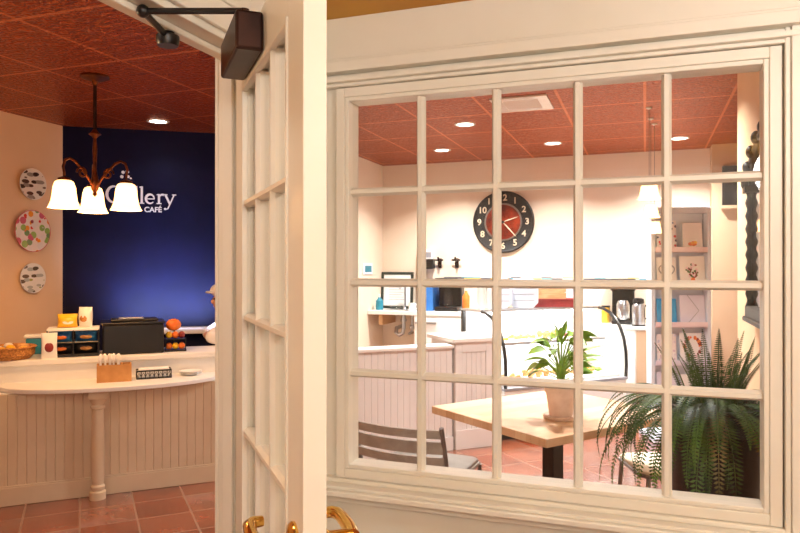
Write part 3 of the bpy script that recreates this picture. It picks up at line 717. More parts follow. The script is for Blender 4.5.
for x in (.006, CL-.006):
    MB().tube([(x, y, z) for y, z in prof], .016, 8).build('end_rib', black, dc, smooth=True)
    b = MB(); pp = [(x, y+.012, z-.008) for y, z in prof] + [(x, .66, 1.09), (x, .66, .456)]
    b.face([b.bm.verts.new(p) for p in pp]); b.build('end_glass', case_glass, dc)
MB().box(0, CL, .36, .70, 1.095, 1.115).build('case_top', steel, dc, bevel=.004)
for x in (0, CL-.03): MB().box(x, x+.03, .66, .70, .455, 1.095).build('rear_post', black, dc)
MB().box(.03, CL-.03, .675, .69, .455, 1.095).build('rear_panel', white, dc)
MB().box(.03, CL-.03, .06, .66, .455, .475).build('lower_deck', white, dc)
MB().box(.03, CL-.03, .26, .66, .80, .808).build('glass_shelf', white, dc)
MB().box(.03, CL-.03, .25, .262, .79, .818).build('shelf_edge', steel, dc)
MB().tube([(.06,.40,1.078),(CL-.06,.40,1.078)], .013, 10).build('light_tube', tubel, dc)
MB().tube([(.06,.30,.785),(CL-.06,.30,.785)], .010, 10).build('light_tube', tubel, dc)
for y, z, e in ((.40, 1.06, 10), (.32, .77, 8)):
    lt = bpy.data.lights.new('case_lamp', 'AREA'); lt.shape = 'RECTANGLE'; lt.size = 1.3; lt.size_y = .04; lt.energy = e; lt.color = (.96,.98,1)
    lo = bpy.data.objects.new('case_lamp', lt); C.objects.link(lo); lo.parent = dc; lo.location = (CL/2, y, z); lo.rotation_euler = (math.radians(25), 0, 0)
# food
def tray_of(x, y, z, kind, i):
    ly = ['lower deck', 'upper shelf'][z > .7]
    pos = ['at the left end', 'left of the middle', 'right of the middle', 'at the right end'][i]
    q = MB().box(-.14, .14, -.09, .09, 0, .012).build('serving_platter', china, bevel=.004); place(q, cp(x, y, z+.0005), CA)
    tag(q, 'white platter on the display case %s %s' % (ly, pos), 'platter')
    for k in range(6):
        px, py = -.09+.09*(k % 3), -.042+.084*(k//3)
        b = MB()
        if kind == 'croissant':
            pts = [(-.04,.012,.012),(-.022,-.004,.018),(0,-.01,.022),(.022,-.004,.018),(.04,.012,.012)]
            b.tube(pts, [.006,.014,.019,.014,.006], 10); m_ = pastry
        elif kind == 'muffin':
            b.lathe([(.02,0),(.027,.03),(.034,.036),(.03,.05),(.014,.06),(.001,.062)], n=14, cap=False); m_ = pastry
        elif kind == 'tart':
            b.lathe([(.028,0),(.036,.016),(.034,.02),(.03,.016),(.001,.018)], n=14, cap=False); m_ = [yellow, red][k % 2]
        else:
            b.ball((0,0,.02), (.036,.03,.02)); m_ = [green, orange, green][k % 3]
        g = b.build(kind, m_, smooth=True); place(g, cp(x+px, y+py, z+.013), CA+random.uniform(-.4,.4))
        tag(g, '%s on the %s platter %s of the case' % ({'croissant':'golden croissant','muffin':'brown muffin','tart':'small fruit tart','salad_roll':'salad roll'}[kind], ly, pos), 'food', '%ss on the %s %s' % (kind, ly, pos))
for i, (x, k) in enumerate(((.22,'croissant'),(.55,'muffin'),(.88,'croissant'),(1.2,'salad_roll'))): tray_of(x, .27, .475, k, i)
for i, (x, k) in enumerate(((.22,'tart'),(.55,'croissant'),(.88,'muffin'),(1.2,'tart'))): tray_of(x, .46, .808, k, i)

# on top of the case (z 1.115)
ZC = 1.1155
cupstack = [(.10,.50),(.194,.50)]
for i, (x, y) in enumerate(cupstack):
    for k in range(7):
        q = MB().lathe([(.03,0),(.042,.085),(.044,.09),(.041,.088),(.029,.004),(.001,.003)], n=20, cap=False).build('paper_cup', paper, smooth=True)
        place(q, cp(x, y, ZC+.03*k), CA); tag(q, 'white paper cup in the %s of two cup towers on the case' % ['left','right'][i], 'cup', 'paper cups in the %s tower' % ['left','right'][i])
def octbox(name, x, y, w, h, m, label, cat='box'):
    t = thing(name, label, cat, cp(x, y, ZC), CA-.55); c = .05; d = .05
    b = MB(); pr = [(-w+c,0),(w-c,0),(w,c),(w,h-c),(w-c,h),(-w+c,h),(-w,h-c),(-w,c)]
    b.prism([(p[0], p[1]) for p in pr], -d, d, Matrix.Rotation(PI/2, 4, 'X')); bd_ = b.build('box_body', m, t, bevel=.005)
    b = MB()
    for z in (.07,.13,.19,.25):
        if z < h-.03: b.box(-w*.7, w*.7, -d-.003, -d, z, z+.003)
    b.build('box_line', silverg, t)
bluewhite = noisy(mat('pale_blue_carton', lin(222,232,246), .5), lin(216,227,243), lin(228,237,249), 5)
octbox('takeout_box', .34, .50, .085, .29, bluewhite, 'pale eight sided carton half hidden behind the middle muntin')
octbox('takeout_box', .585, .50, .14, .28, bluewhite, 'wide pale eight sided carton in the middle of the case top')
cs = thing('candlestick', 'brass candlestick standing between the two pale cartons', 'candlestick', cp(.455,.62,ZC))
MB().lathe([(.045,0),(.04,.012),(.014,.03),(.012,.12),(.02,.14),(.012,.16),(.014,.25),(.036,.275),(.036,.285)], n=20).build('stick', brass, cs, smooth=True)
cr = thing('wooden_crate', 'light wooden crate on a red carton atop the display case', 'crate', cp(.94,.52,ZC+.0825), CA-.5)
b = MB(); W, D, H = .135, .09, .17
b.box(-W,W,-D,D,0,.012)
for k in range(3):
    z = .012+k*.054
    b.box(-W,W,-D,-D+.012,z,z+.047).box(-W,W,D-.012,D,z,z+.047).box(-W,-W+.012,-D+.012,D-.012,z,z+.047).box(W-.012,W,-D+.012,D-.012,z,z+.047)
b.build('crate_slats', wood_l, cr)
b = MB()
for x in (-W+.012, W-.03):
    for y in (-D+.012, D-.03): b.box(x,x+.018,y,y+.018,.012,.17)
b.build('corner_post', wood_l, cr)
rb = thing('red_carton', 'flat red carton under the wooden crate on the case', 'carton', cp(.98,.52,ZC), CA-.5)
MB().box(-.20,.20,-.11,.11,0,.07).build('carton_body', red, rb, bevel=.003); MB().box(-.205,.205,-.115,.115,.07,.082).build('carton_lid', red, rb, bevel=.003)
q = MB().box(-.07,.07,-.05,.05,0,.17).build('tea_carton', bluewhite, bevel=.004); place(q, cp(1.20,.50,ZC+.0825) , CA-.5); tag(q, 'pale blue carton on the red carton right of the crate', 'carton')

# ------------------------------------------------------------------ back wall
def clock():
    t = thing('wall_clock', 'large round black wall clock with pale numerals and red centre', 'clock', (-1.469, 7.46, 2.006))
    RX = Matrix.Rotation(PI/2, 4, 'X')
    b = MB(); b.lathe([(.335,0),(.343,.02),(.338,.036),(.325,.04),(.315,.034),(.16,.034)], M=RX, n=64); b.build('rim', softblack, t, smooth=True)
    dialred = noisy(mat('red_clock_centre', lin(104,26,16), .3), lin(80,16,10), lin(150,50,22), 9)
    b = MB(); b.lathe([(.195,.033),(.195,.037),(.01,.037)], M=RX, n=64); b.build('dial_centre', dialred, t)
    b = MB(); b.lathe([(.19,.037),(.192,.042),(.206,.042),(.21,.034),(.2,.033)], M=RX, n=64, closed=True); b.build('dial_ring', pewter, t, smooth=True)
    cream = noisy(mat('cream_numeral', lin(222,204,176), .6), lin(212,192,160), lin(230,214,188), 20)
    for h in range(1, 13):
        a = PI/2 - h*PI/6
        text_mesh(str(h), .095, .003, 'numeral', cream, t, Matrix.Translation((.265*math.cos(a), -.039, .265*math.sin(a))) @ Matrix.Rotation(PI/2, 4, 'X'), .002)
    def hand(ang, ln, tail, w, y, name):
        a = math.radians(90-ang); d = Vector((math.cos(a), 0, math.sin(a))); e = Vector((-d.z, 0, d.x)); b = MB()
        ps = [d*-tail, d*ln*.3+e*w, d*ln*.8+e*w*.7, d*ln, d*ln*.8-e*w*.7, d*ln*.3-e*w]
        v = [[b.bm.verts.new(p+Vector((0, yy, 0))) for p in ps] for yy in (y, y-.003)]
        b.face(v[0]); b.face(v[1][::-1])
        for i in range(6): b.face([v[0][i], v[0][(i+1) % 6], v[1][(i+1) % 6], v[1][i]])
        b.build(name, cream, t)
    hand(72, .18, .04, .007, -.046, 'hour_hand'); hand(138, .235, .05, .007, -.051, 'minute_hand')
    MB().lathe([(.016,.037),(.016,.056)], M=RX, n=16).build('hub', softblack, t)
clock()

# tile border above the back counter
def border():
    m = blobs(mat('colour_tile_border', lin(60,150,180), .3), [lin(90,160,185), lin(225,195,110), lin(70,72,90), lin(150,200,205), lin(230,226,214), lin(226,222,210)], 9, None, 0)
    return m
o = MB().box(-2.15, .2, 7.445, 7.459, 1.33, 1.40).build('trim_2', border()); struct(o, 'coloured tile border along the back wall', 'trim')

# sink counter, left back
sk = thing('sink_counter', 'white wall hung sink counter at the back left', 'counter', (0,0,0))
MB().box(-2.9, -1.72, 6.98, 7.455, .985, 1.03).build('countertop', white, sk, bevel=.006)
MB().box(-2.9, -1.72, 7.44, 7.455, 1.03, 1.10).build('upstand', white, sk)
MB().box(-2.78, -2.735, 7.02, 7.44, .87, .985).build('wall_bracket', wood_l, sk)
b = MB(); b.tube([(-2.55,7.2,.985),(-2.55,7.2,.82),(-2.56,7.2,.77),(-2.60,7.2,.745),(-2.64,7.2,.77),(-2.65,7.24,.82),(-2.65,7.452,.83)], .022, 10); b.lathe([(.035,.90),(.035,.93)], (-2.55,7.2,0), 14); b.build('drain_trap', steel, sk, smooth=True)
b = MB(); b.tube([(-2.45,7.2,.985),(-2.45,7.2,.80),(-2.5,7.25,.76),(-2.5,7.452,.76)], .014, 8); b.ball((-2.45,7.2,.84), .03); b.build('supply_pipe', steel, sk, smooth=True)
b = MB(); b.lathe([(.03,1.03),(.02,1.045),(.014,1.06)], (-2.57,7.3,0), 14); b.tube([(-2.57,7.3,1.05),(-2.57,7.3,1.27),(-2.57,7.27,1.32),(-2.57,7.21,1.335),(-2.57,7.15,1.31),(-2.57,7.13,1.27)], .012, 10)
b.build('faucet', steel, sk, smooth=True)
MB().box(-2.74,-2.42,7.04,7.38,1.022,1.034).build('sink_rim', steel, sk, bevel=.003)
uf = thing('under_counter_fridge', 'white undercounter fridge below the blue carton', 'fridge', (0,0,0))
MB().box(-2.36,-1.74,7.0,7.44,0,.984).build('fridge_body', white, uf, bevel=.006); MB().box(-2.35,-1.75,6.98,7.0,.06,.96).build('fridge_door', white, uf, bevel=.005)
MB().box(-2.34,-2.1,6.965,6.98,.90,.92).build('door_grip', steel, uf)

cf = thing('certificate_frame', 'dark green framed certificate leaning behind the sink', 'picture frame', (-2.70, 7.385, 1.034))
cf.rotation_euler = (math.radians(-4), 0, 0)
dkgreen = noisy(mat('dark_green_frame', lin(36,48,42), .4), lin(30,41,36), lin(44,57,50), 12)
W, H = .195, .42
MB().box(-W,W,-.012,.012,0,.03).box(-W,W,-.012,.012,H-.03,H).box(-W,-W+.03,-.012,.012,.03,H-.03).box(W-.03,W,-.012,.012,.03,H-.03).build('frame', dkgreen, cf, bevel=.003)
MB().box(-W+.03,W-.03,-.004,.008,.03,H-.03).build('document', paper, cf); doc_ = C.objects['document']
b = MB(); b.box(-.075,.075,-.006,-.0045,.325,.343)
for k in range(6): b.box(-.1,.1-.02*(k%3),-.006,-.0045,.10+.028*k,.104+.028*k)
b.ball((0,-.004,.29), (.02,.003,.022)); b.build('document_print', silverg, cf)
q = MB().box(-2.9,-2.885,6.84,7.1,1.43,1.55).build('wall_picture', bluewhite, bevel=.003); tag(q, 'small pale teal picture on the wall left of the sink', 'picture')
MB().prism([(-2.885,6.88),(-2.882,6.88),(-2.882,7.06),(-2.885,7.06)], 1.455, 1.525).build('picture_print', tealp, q)
sb = thing('soap_bottle', 'clear soap bottle with teal soap on the sink counter', 'bottle', (-2.81, 7.12, 1.031))
MB().lathe([(.04,0),(.043,.01),(.043,.10),(.02,.125),(.016,.14)], n=20).build('bottle_body', tealp, sb, smooth=True); MB().tube([(0,0,.14),(0,0,.175),(.0,-.04,.172)], .007, 8).build('pump', china, sb)
mg = thing('mug', 'white mug on the sink counter below the certificate', 'mug', (-2.40, 7.06, 1.031))
MB().lathe([(.03,0),(.04,.01),(.042,.085),(.038,.085),(.035,.012),(.001,.01)], n=20, cap=False).build('cup', china, mg, smooth=True); MB().tube([(.04,0,.07),(.065,0,.065),(.068,0,.04),(.04,0,.02)], .006, 8).build('handle', china, mg, smooth=True)
q = MB().lathe([(.05,0),(.06,.02),(.09,.055),(.086,.055),(.055,.022),(.001,.012)], n=24, cap=False).build('glass_bowl', case_glass, smooth=True); place(q, (-2.60,7.12,1.035)); tag(q, 'clear glass bowl in front of the faucet', 'bowl')
q = MB().box(-.05,.05,-.012,.012,0,.66).ball((0,0,.66),(.05,.012,.05)).build('bread_board', wood_l, bevel=.004); place(q, (-2.41,7.42,1.031)); tag(q, 'tall wooden bread board leaning beside the certificate', 'board')
pd = thing('soap_dispenser', 'black and white dispenser mounted on the back wall', 'dispenser', (-2.31, 7.46, 1.49))
MB().box(-.05,.05,-.09,0,0,.11).build('dispenser_base', black, pd, bevel=.006); MB().box(-.045,.045,-.085,0,.11,.22).build('dispenser_tank', paper, pd, bevel=.008)
MB().box(-.03,.03,-.088,-.085,.13,.19).build('dispenser_label', silverg, pd)
for i, x in enumerate((-2.20, -2.0)):
    t = thing('wall_hook', ['brown coat hook on the back wall nearest the dispenser', 'brown coat hook on the back wall further from the dispenser'][i], 'hook', (x, 7.46, 1.56))
    MB().box(-.02,.02,-.012,0,-.06,.05).build('plate', bronze, t, bevel=.004); MB().tube([(0,-.01,.02),(0,-.06,.025),(0,-.085,.06)], .012, 8).tube([(0,-.01,-.03),(0,-.05,-.035),(0,-.07,0)], .011, 8).tube([(-.05,-.05,.03),(.05,-.05,.03)], .01, 8).build('prong', bronze, t, smooth=True)
b = MB().box(-2.33,-2.18,7.1,7.38,1.031,1.36).build('blue_carton', bluep, bevel=.004); tag(b, 'tall blue carton on the back counter', 'carton')
cm_ = thing('coffee_machine', 'black coffee machine beside the blue carton', 'coffee machine', (-2.02, 7.22, 1.031))
MB().box(-.13,.13,-.15,.15,0,.05).box(-.13,.13,.02,.15,.05,.33).box(-.13,.13,-.15,.15,.26,.36).build('housing', black, cm_, bevel=.01)
MB().box(-.12,.12,-.155,-.15,.27,.34).build('control_panel', bluep, cm_)
MB().lathe([(.045,.05),(.06,.07),(.06,.15),(.04,.19),(.045,.2)], (0,-.06,0), 18).build('glass_jug', case_glass, cm_, smooth=True)
q = MB().lathe([(.035,0),(.04,.01),(.04,.16),(.015,.2),(.015,.22)], n=16).build('syrup_bottle', orange, smooth=True); place(q, (-1.83,7.2,1.031)); tag(q, 'orange syrup bottle at the end of the back counter', 'bottle')

# right back counter with coffee things
bc = thing('coffee_counter', 'tan counter cabinet beside the right end of the display case', 'cabinet', (0,0,0))
MB().prism([(-.09,7.0),(.50,7.0),(.49,7.45),(-.55,7.45),(-.55,7.44)], 0, .90).build('cabinet_body', white, bc); MB().box(-.08,.49,6.99,7.0,.02,.89).build('front_panel', tanp, bc); MB().prism([(-.10,6.985),(.51,6.985),(.51,7.457),(-.56,7.457),(-.565,7.45)], .90, .93).build('counter_top', white, bc)
MB().box(.03,.45,6.982,6.99,.1,.86).build('cabinet_door', tanp, bc, bevel=.004)
cv = thing('coffee_carafe', 'steel coffee carafe with black pump lid on the tan counter', 'carafe', (-.06,7.09,.931))
MB().lathe([(.06,0),(.062,.01),(.062,.19),(.05,.215),(.045,.22)], n=24).build('carafe_body', steel, cv, smooth=True); MB().lathe([(.05,.22),(.055,.23),(.05,.265),(.03,.275)], n=20).box(-.02,.02,-.09,.02,.25,.272).build('pump_lid', black, cv, smooth=True)
MB().tube([(.06,0,.2),(.10,0,.19),(.10,0,.09),(.062,0,.07)], .009, 8).build('carafe_handle', black, cv, smooth=True); MB().lathe([(.064,0),(.064,.015)], n=24).build('carafe_foot', black, cv)
bw_ = thing('coffee_brewer', 'black and steel coffee brewer behind the carafe', 'brewer', (-.21,7.31,.931))
MB().box(-.11,.11,-.10,.13,0,.04).box(-.11,.11,.03,.13,.04,.40).box(-.12,.12,-.10,.13,.34,.46).build('brewer_housing', black, bw_, bevel=.01); MB().lathe([(.05,.04),(.065,.06),(.065,.2),(.045,.24)], (0,-.04,0), 18).build('brewer_pot', steel, bw_, smooth=True)
MB().box(-.10,.10,-.105,-.10,.36,.44).build('brewer_panel', steel, bw_)
for i, (x, m_) in enumerate(((.06,softblack),(.145,iron))):
    q = MB().lathe([(.03,0),(.034,.01),(.034,.15),(.014,.2),(.014,.24)], n=14).build('syrup_bottle', m_, smooth=True); place(q, (x,7.2,.931)); tag(q, ['black syrup bottle beside the steel coffee carafe','brown syrup bottle behind the card rack edge'][i], 'bottle')

cn = thing('coffee_tin', 'yellow coffee tin with black lid left of the coffee brewer', 'tin', (-.385,7.395,.931))
MB().lathe([(.04,0),(.042,.005),(.042,.16)], n=20).build('tin_body', yellow, cn, smooth=True); MB().lathe([(.044,.16),(.044,.178)], n=20).build('tin_lid', black, cn)
q = MB().box(.70, .95, 7.2, 7.24, 2.10, 2.48).build('wall_speaker', softblack, bevel=.006); tag(q, 'black box speaker high on the tan pier', 'speaker')
MB().box(.72,.93,7.196,7.2,2.12,2.46).build('grille', black, q)
MB().box(.69,.96,7.17,7.24,2.07,2.10).build('bracket_shelf', tanp, q)

# ------------------------------------------------------------------ greeting card rack
RA = math.radians(19.8)
gr = thing('card_rack', 'tall white greeting card rack beside the tan pier', 'rack', (.045, 6.29, 0), RA)
for x in (0, .485): MB().box(x, x+.035, -.02, .10, 0, 2.02).build('side_post', bluewhite, gr, bevel=.004)
MB().box(.035,.485,.06,.075,.30,2.02).build('back_board', bluewhite, gr)
MB().box(.0,.52,-.01,.09,1.975,2.03).build('header', bluewhite, gr, bevel=.005)
MB().box(.0,.52,-.12,.30,0,.05).build('foot', bluewhite, gr, bevel=.005)
RM = Matrix.Translation((.045,6.29,0)) @ Matrix.Rotation(RA,4,'Z')
rowz = [1.66, 1.34, 1.01, .68, .37]
pinkp = noisy(mat('pink_card', lin(242,222,228), .6), lin(239,216,222), lin(245,227,232), 6)
lav = noisy(mat('lavender_card', lin(226,222,238), .6), lin(221,216,234), lin(231,228,242), 6)
crm = noisy(mat('cream_card', lin(244,241,240), .6), lin(241,238,236), lin(247,244,243), 6)
dots = blobs(mat('dotted_card', lin(236,234,240), .6), [lin(200,50,60), lin(60,66,110), lin(236,234,240), lin(90,120,160)], 30, lin(236,234,240))
bluec = noisy(mat('sky_blue_card', lin(60,160,220), .6), lin(50,150,212), lin(72,172,228), 6)
pale_blob = blobs(mat('pale_print_card', lin(236,226,230), .6), [lin(214,190,205), lin(225,215,225), lin(205,205,225), lin(240,225,220)], 34, lin(240,232,232))
for i, z in enumerate(rowz):
    MB().box(.035,.485,-.03,.06,z-.025,z-.015).box(.035,.485,-.03,-.024,z-.025,z+.022).build('card_pocket', lav if i % 2 else pinkp, gr)
def gcard(x, z, m, w, h, label, motif=None):
    t = thing('greeting_card', label, 'card', RM @ Vector((x, -.002, z-.0145)), RA); t.rotation_euler = (math.radians(-7), 0, RA)
    cf_ = MB().box(-w,w,-.003,.003,0,h).build('card_face', m, t)
    if motif: motif(t, h)
def m_flowers(cols, n, rx, rz, ring=False, size=.016):
    def f(t, h):
        for k, col in enumerate(cols):
            b = MB()
            for i in range(n):
                a = random.uniform(0, 2*PI); q = 1 if ring else math.sqrt(random.random())
                b.ball((rx*q*math.cos(a), -.004, h*.55+rz*q*math.sin(a)), (size*random.uniform(.6,1.2), .002, size*random.uniform(.6,1.2)), 7, 5)
            b.build('printed_flower', col, t)
    return f
def m_heart(t, h):
    pts = []
    for i in range(33):
        a = 2*PI*i/32; pts.append((.0042*16*math.sin(a)**3, -.006, h*.55+.0042*(13*math.cos(a)-5*math.cos(2*a)-2*math.cos(3*a)-math.cos(4*a))))
    MB().tube(pts, .005, 6).build('heart_outline', silverg, t)
def m_env(t, h):
    MB().tube([(-.04,-.004,h),(.055,-.004,h*.5),(-.05,-.004,.02)], .0025, 5).build('envelope_flap', silverg, t)
def m_vase(t, h):
    m_flowers([pinkp, red, fernm], 14, .05, .06, size=.012)(t, h); MB().lathe([(.012,0),(.02,.02),(.014,.045)], (0,-.004,h*.16), 10).build('printed_vase', orange, t)
m_gold = m_flowers([orange, yellow], 6, .03, .015, size=.018)
X1, X2 = .145, .37
gcard(X1, rowz[0], dots, .085, .27, 'card dotted red and navy in the top row of the rack')
gcard(X2, rowz[0], crm, .085, .25, 'cream card with gold motif in the top row of the rack', lambda t, h: m_flowers([orange, yellow], 7, .03, .012, size=.016)(t, h*.5))
gcard(X1, rowz[1], crm, .085, .27, 'cream card with a grey heart outline in the second row', m_heart)
gcard(X2, rowz[1], paper, .11, .28, 'white card with a red bouquet in the second row', m_vase)
gcard(X1, rowz[2], bluec, .085, .24, 'sky blue card in the third row of the rack')
gcard(X2, rowz[2], lav, .11, .27, 'large lavender envelope in the third row of the rack', m_env)
gcard(X1, rowz[3], pale_blob, .085, .26, 'pale patterned card in the fourth row of the rack')
gcard(X2, rowz[3], crm, .11, .27, 'cream card with a red flower wreath in the fourth row', m_flowers([red, orange, pinkp], 16, .068, .085, True))
gcard(X1, rowz[4], lav, .085, .24, 'plain lavender card in the bottom row of the rack')
gcard(X2, rowz[4], paper, .10, .22, 'plain white card in the bottom row of the rack')

# ------------------------------------------------------------------ pendants with pleated shades
def pendant(x, y, zb, r, label):
    t = thing('pendant_lamp', label, 'pendant lamp', (x, y, 0))
    MB().lathe([(.022,HC),(.022,HC-.010),(.008,HC-.016)], n=18).build('canopy', paper, t, smooth=True)
    MB().tube([(0,0,HC-.015),(0,0,zb+.12)], .0025, 6).build('cord', taupe, t)
    b = MB(); n = 36; A_, B_, D_ = [], [], []
    for i in range(n):
        a = 2*PI*i/n; k = 1+.045*(-1)**i
        A_.append(b.bm.verts.new((r*.62*k*math.cos(a), r*.62*k*math.sin(a), zb+r*1.55))); B_.append(b.bm.verts.new((r*.86*k*math.cos(a), r*.86*k*math.sin(a), zb+r*.3))); D_.append(b.bm.verts.new((r*1.04*k*math.cos(a), r*1.04*k*math.sin(a), zb)))
    for P_, Q_ in ((A_,B_),(B_,D_)):
        for i in range(n): b.face([P_[i],P_[(i+1)%n],Q_[(i+1)%n],Q_[i]])
    shd = b.build('pleated_shade', pleat, t, solid=.002)
    MB().ball((0,0,zb+r*.7), (.018,.018,.026)).build('bulb', bulb, shd, smooth=True)
    lt = bpy.data.lights.new('pendant_bulb', 'POINT'); lt.energy = 2.5; lt.color = (1,.75,.45); lt.shadow_soft_size = .03
    lo = bpy.data.objects.new('pendant_bulb', lt); C.objects.link(lo); lo.parent = t; lo.location = (0,0,zb+r*.35)
pendant(.03, 5.40, 2.012, .080, 'highest small pleated pendant lamp before the back wall')
pendant(.045, 5.80, 1.905, .066, 'middle small pleated pendant lamp above the card rack')
pendant(.075, 6.02, 1.79, .060, 'lowest small pleated pendant lamp beside the card rack top')

# ------------------------------------------------------------------ mirror on the partition
mr = thing('wall_mirror', 'ornate dark carved mirror hung on the cream partition', 'mirror', (.5, 3.13, 0))
def twist(y):
    b = MB(); prof = []
    for i in range(61):
        z = 1.30+.58*i/60; prof.append((.014+.004*math.sin(i*PI/3.2), z))
    b.lathe(prof, (-.03, y, 0), 14); return b
for y in (.50, -.50): twist(y).build('twisted_column', softblack, mr, smooth=True)
MB().box(-.045,-.001,-.54,.54,1.265,1.32).box(-.055,-.001,-.55,.55,1.245,1.268).build('lower_rail', softblack, mr, bevel=.006)
pts = [(-.03, .51*math.cos(a), 1.87+.20*math.sin(a)) for a in [PI*i/30 for i in range(31)]]
MB().tube(pts, .018, 10).box(-.055,-.001,.46,.54,1.86,1.89).box(-.055,-.001,-.54,-.46,1.86,1.89).build('arched_top', softblack, mr, smooth=True)
b = MB()
for k in range(9):
    a = PI*(k+.5)/9; b.ball((-.045, .52*math.cos(a), 1.87+.21*math.sin(a)), (.022,.04,.03), 10, 7)
b.build('carved_scrolls', softblack, mr, smooth=True)
ps = [(-.5,1.31),(.5,1.31),(.5,1.87)] + [(.5*math.cos(PI*i/20), 1.87+.17*math.sin(PI*i/20)) for i in range(1, 20)] + [(-.5,1.87)]
b = MB(); v = [[b.bm.verts.new((x, y, z)) for y, z in ps] for x in (-.02, -.005)]; b.face(v[0]); b.face(v[1][::-1])
for i in range(len(ps)): b.face([v[0][i], v[0][(i+1) % len(ps)], v[1][(i+1) % len(ps)], v[1][i]])
b.build('mirror_glass', mirror_m, mr)

# ------------------------------------------------------------------ table, pot plant, chairs
TZ = .75; TA = math.radians(53)
tn = Vector((-.405, 3.02, 0)); tu = Vector((math.cos(TA), math.sin(TA), 0)); tv = Vector((-math.sin(TA), math.cos(TA), 0)); TW, TD = .96, .86
tc = tn + tu*TW/2 + tv*TD/2
tb = thing('cafe_table', 'square butcher block cafe table on a black pedestal', 'table', tc, TA)
MB().box(-TW/2,TW/2,-TD/2,TD/2,TZ-.04,TZ).build('tabletop', butcher_m, tb, bevel=.004)
MB().box(-.04,.04,-.04,.04,.03,TZ-.05).build('pedestal', black, tb, bevel=.006)
MB().box(-.2,.2,-.2,.2,TZ-.05,TZ-.04).build('mounting_plate', black, tb)
b = MB(); b.box(-.30,.30,-.04,.04,0,.03).box(-.04,.04,-.30,.30,0,.03); b.build('cross_base', black, tb, bevel=.006)

pt = thing('potted_plant', 'leafy green plant in a pale clay pot on the table', 'potted plant', (-.395, 3.465, TZ))
MB().lathe([(.075,0),(.088,.012),(.09,.02),(.084,.022),(.07,.012)], n=36).build('saucer', terra, pt, smooth=True)
MB().lathe([(.056,.012),(.066,.08),(.073,.132),(.081,.134),(.083,.168),(.077,.168),(.070,.14)], n=36).build('pot', terra, pt, smooth=True); pot_ = bpy.context.scene.collection.objects['pot']
MB().lathe([(.074,.135),(.074,.15),(.001,.156)], n=24, cap=False).build('soil', soil, pot_)
random.seed(11)
def leaf(b, base, d, length, width, droop):
    d = Vector(d).normalized(); side = d.cross(Vector((0,0,1)))
    if side.length < .1: side = Vector((1,0,0))
    side.normalize(); side = Matrix.Rotation(random.uniform(-.9,.9), 3, d) @ side; n = 7; prev = None; p = Vector(base)
    for i in range(n+1):
        k = i/n; w = width*math.sin(PI*min(.999,(k*.92+.04)))**.8*(1-.25*k)
        dd = (d + Vector((0,0,-droop*k))).normalized()
        if i: p = p + dd*(length/n)
        up = side.cross(dd).normalized()*(-1)
        row = [b.bm.verts.new(p - side*w + Vector((0,0,.25*w))), b.bm.verts.new(p), b.bm.verts.new(p + side*w + Vector((0,0,.25*w)))]
        if prev:
            for j in (0, 1): b.face([prev[j], prev[j+1], row[j+1], row[j]])
        prev = row
cr_, sr_ = math.cos(math.radians(19.8)), math.sin(math.radians(19.8))
leaves = []
for i in range(40):
    a = random.uniform(0, 2*PI); hh = random.uniform(.05,.26); leaves.append((a, hh, random.uniform(.03,.10)*(1.25-hh*2), random.uniform(.065,.10), random.uniform(.022,.036), random.uniform(.4,1.4)))
leaves += [(RA+PI+.1,.10,.07,.10,.024,1.5),(RA+PI-.2,.14,.06,.11,.012,.6),(RA+.05,.17,.06,.15,.014,.25),(RA-.2,.14,.06,.13,.02,.7),(RA+.3,.10,.05,.12,.02,.9),(RA+PI,.2,.03,.09,.03,.4)]
stb = MB()
for a, hh, r0, ln, wd, dr in leaves:
    bx_, by_ = .02*math.cos(a), .02*math.sin(a); tip = Vector((bx_+r0*math.cos(a), by_+r0*math.sin(a), .155+hh))
    stb.tube([(bx_*.6,by_*.6,.14),(bx_,by_,.155+hh*.6),tip], [.0035,.003,.0022], 5)
    b = MB(); leaf(b, tip, (math.cos(a), math.sin(a), random.uniform(.1,.7)), ln, wd, dr); b.build('leaf', leafm, pt, smooth=True)
stb.tube([(0,0,.14),(0,.003,.25),(.004,0,.40)], [.006,.005,.003], 6)
for k in range(6):
    b = MB(); a = k*2.4; leaf(b, (0,0,.36+.012*k), (math.cos(a)*.5, math.sin(a)*.5, 1), .085, .016, .2); b.build('leaf', leafm, pt, smooth=True)
stb.build('stem', leafm, pt, smooth=True)

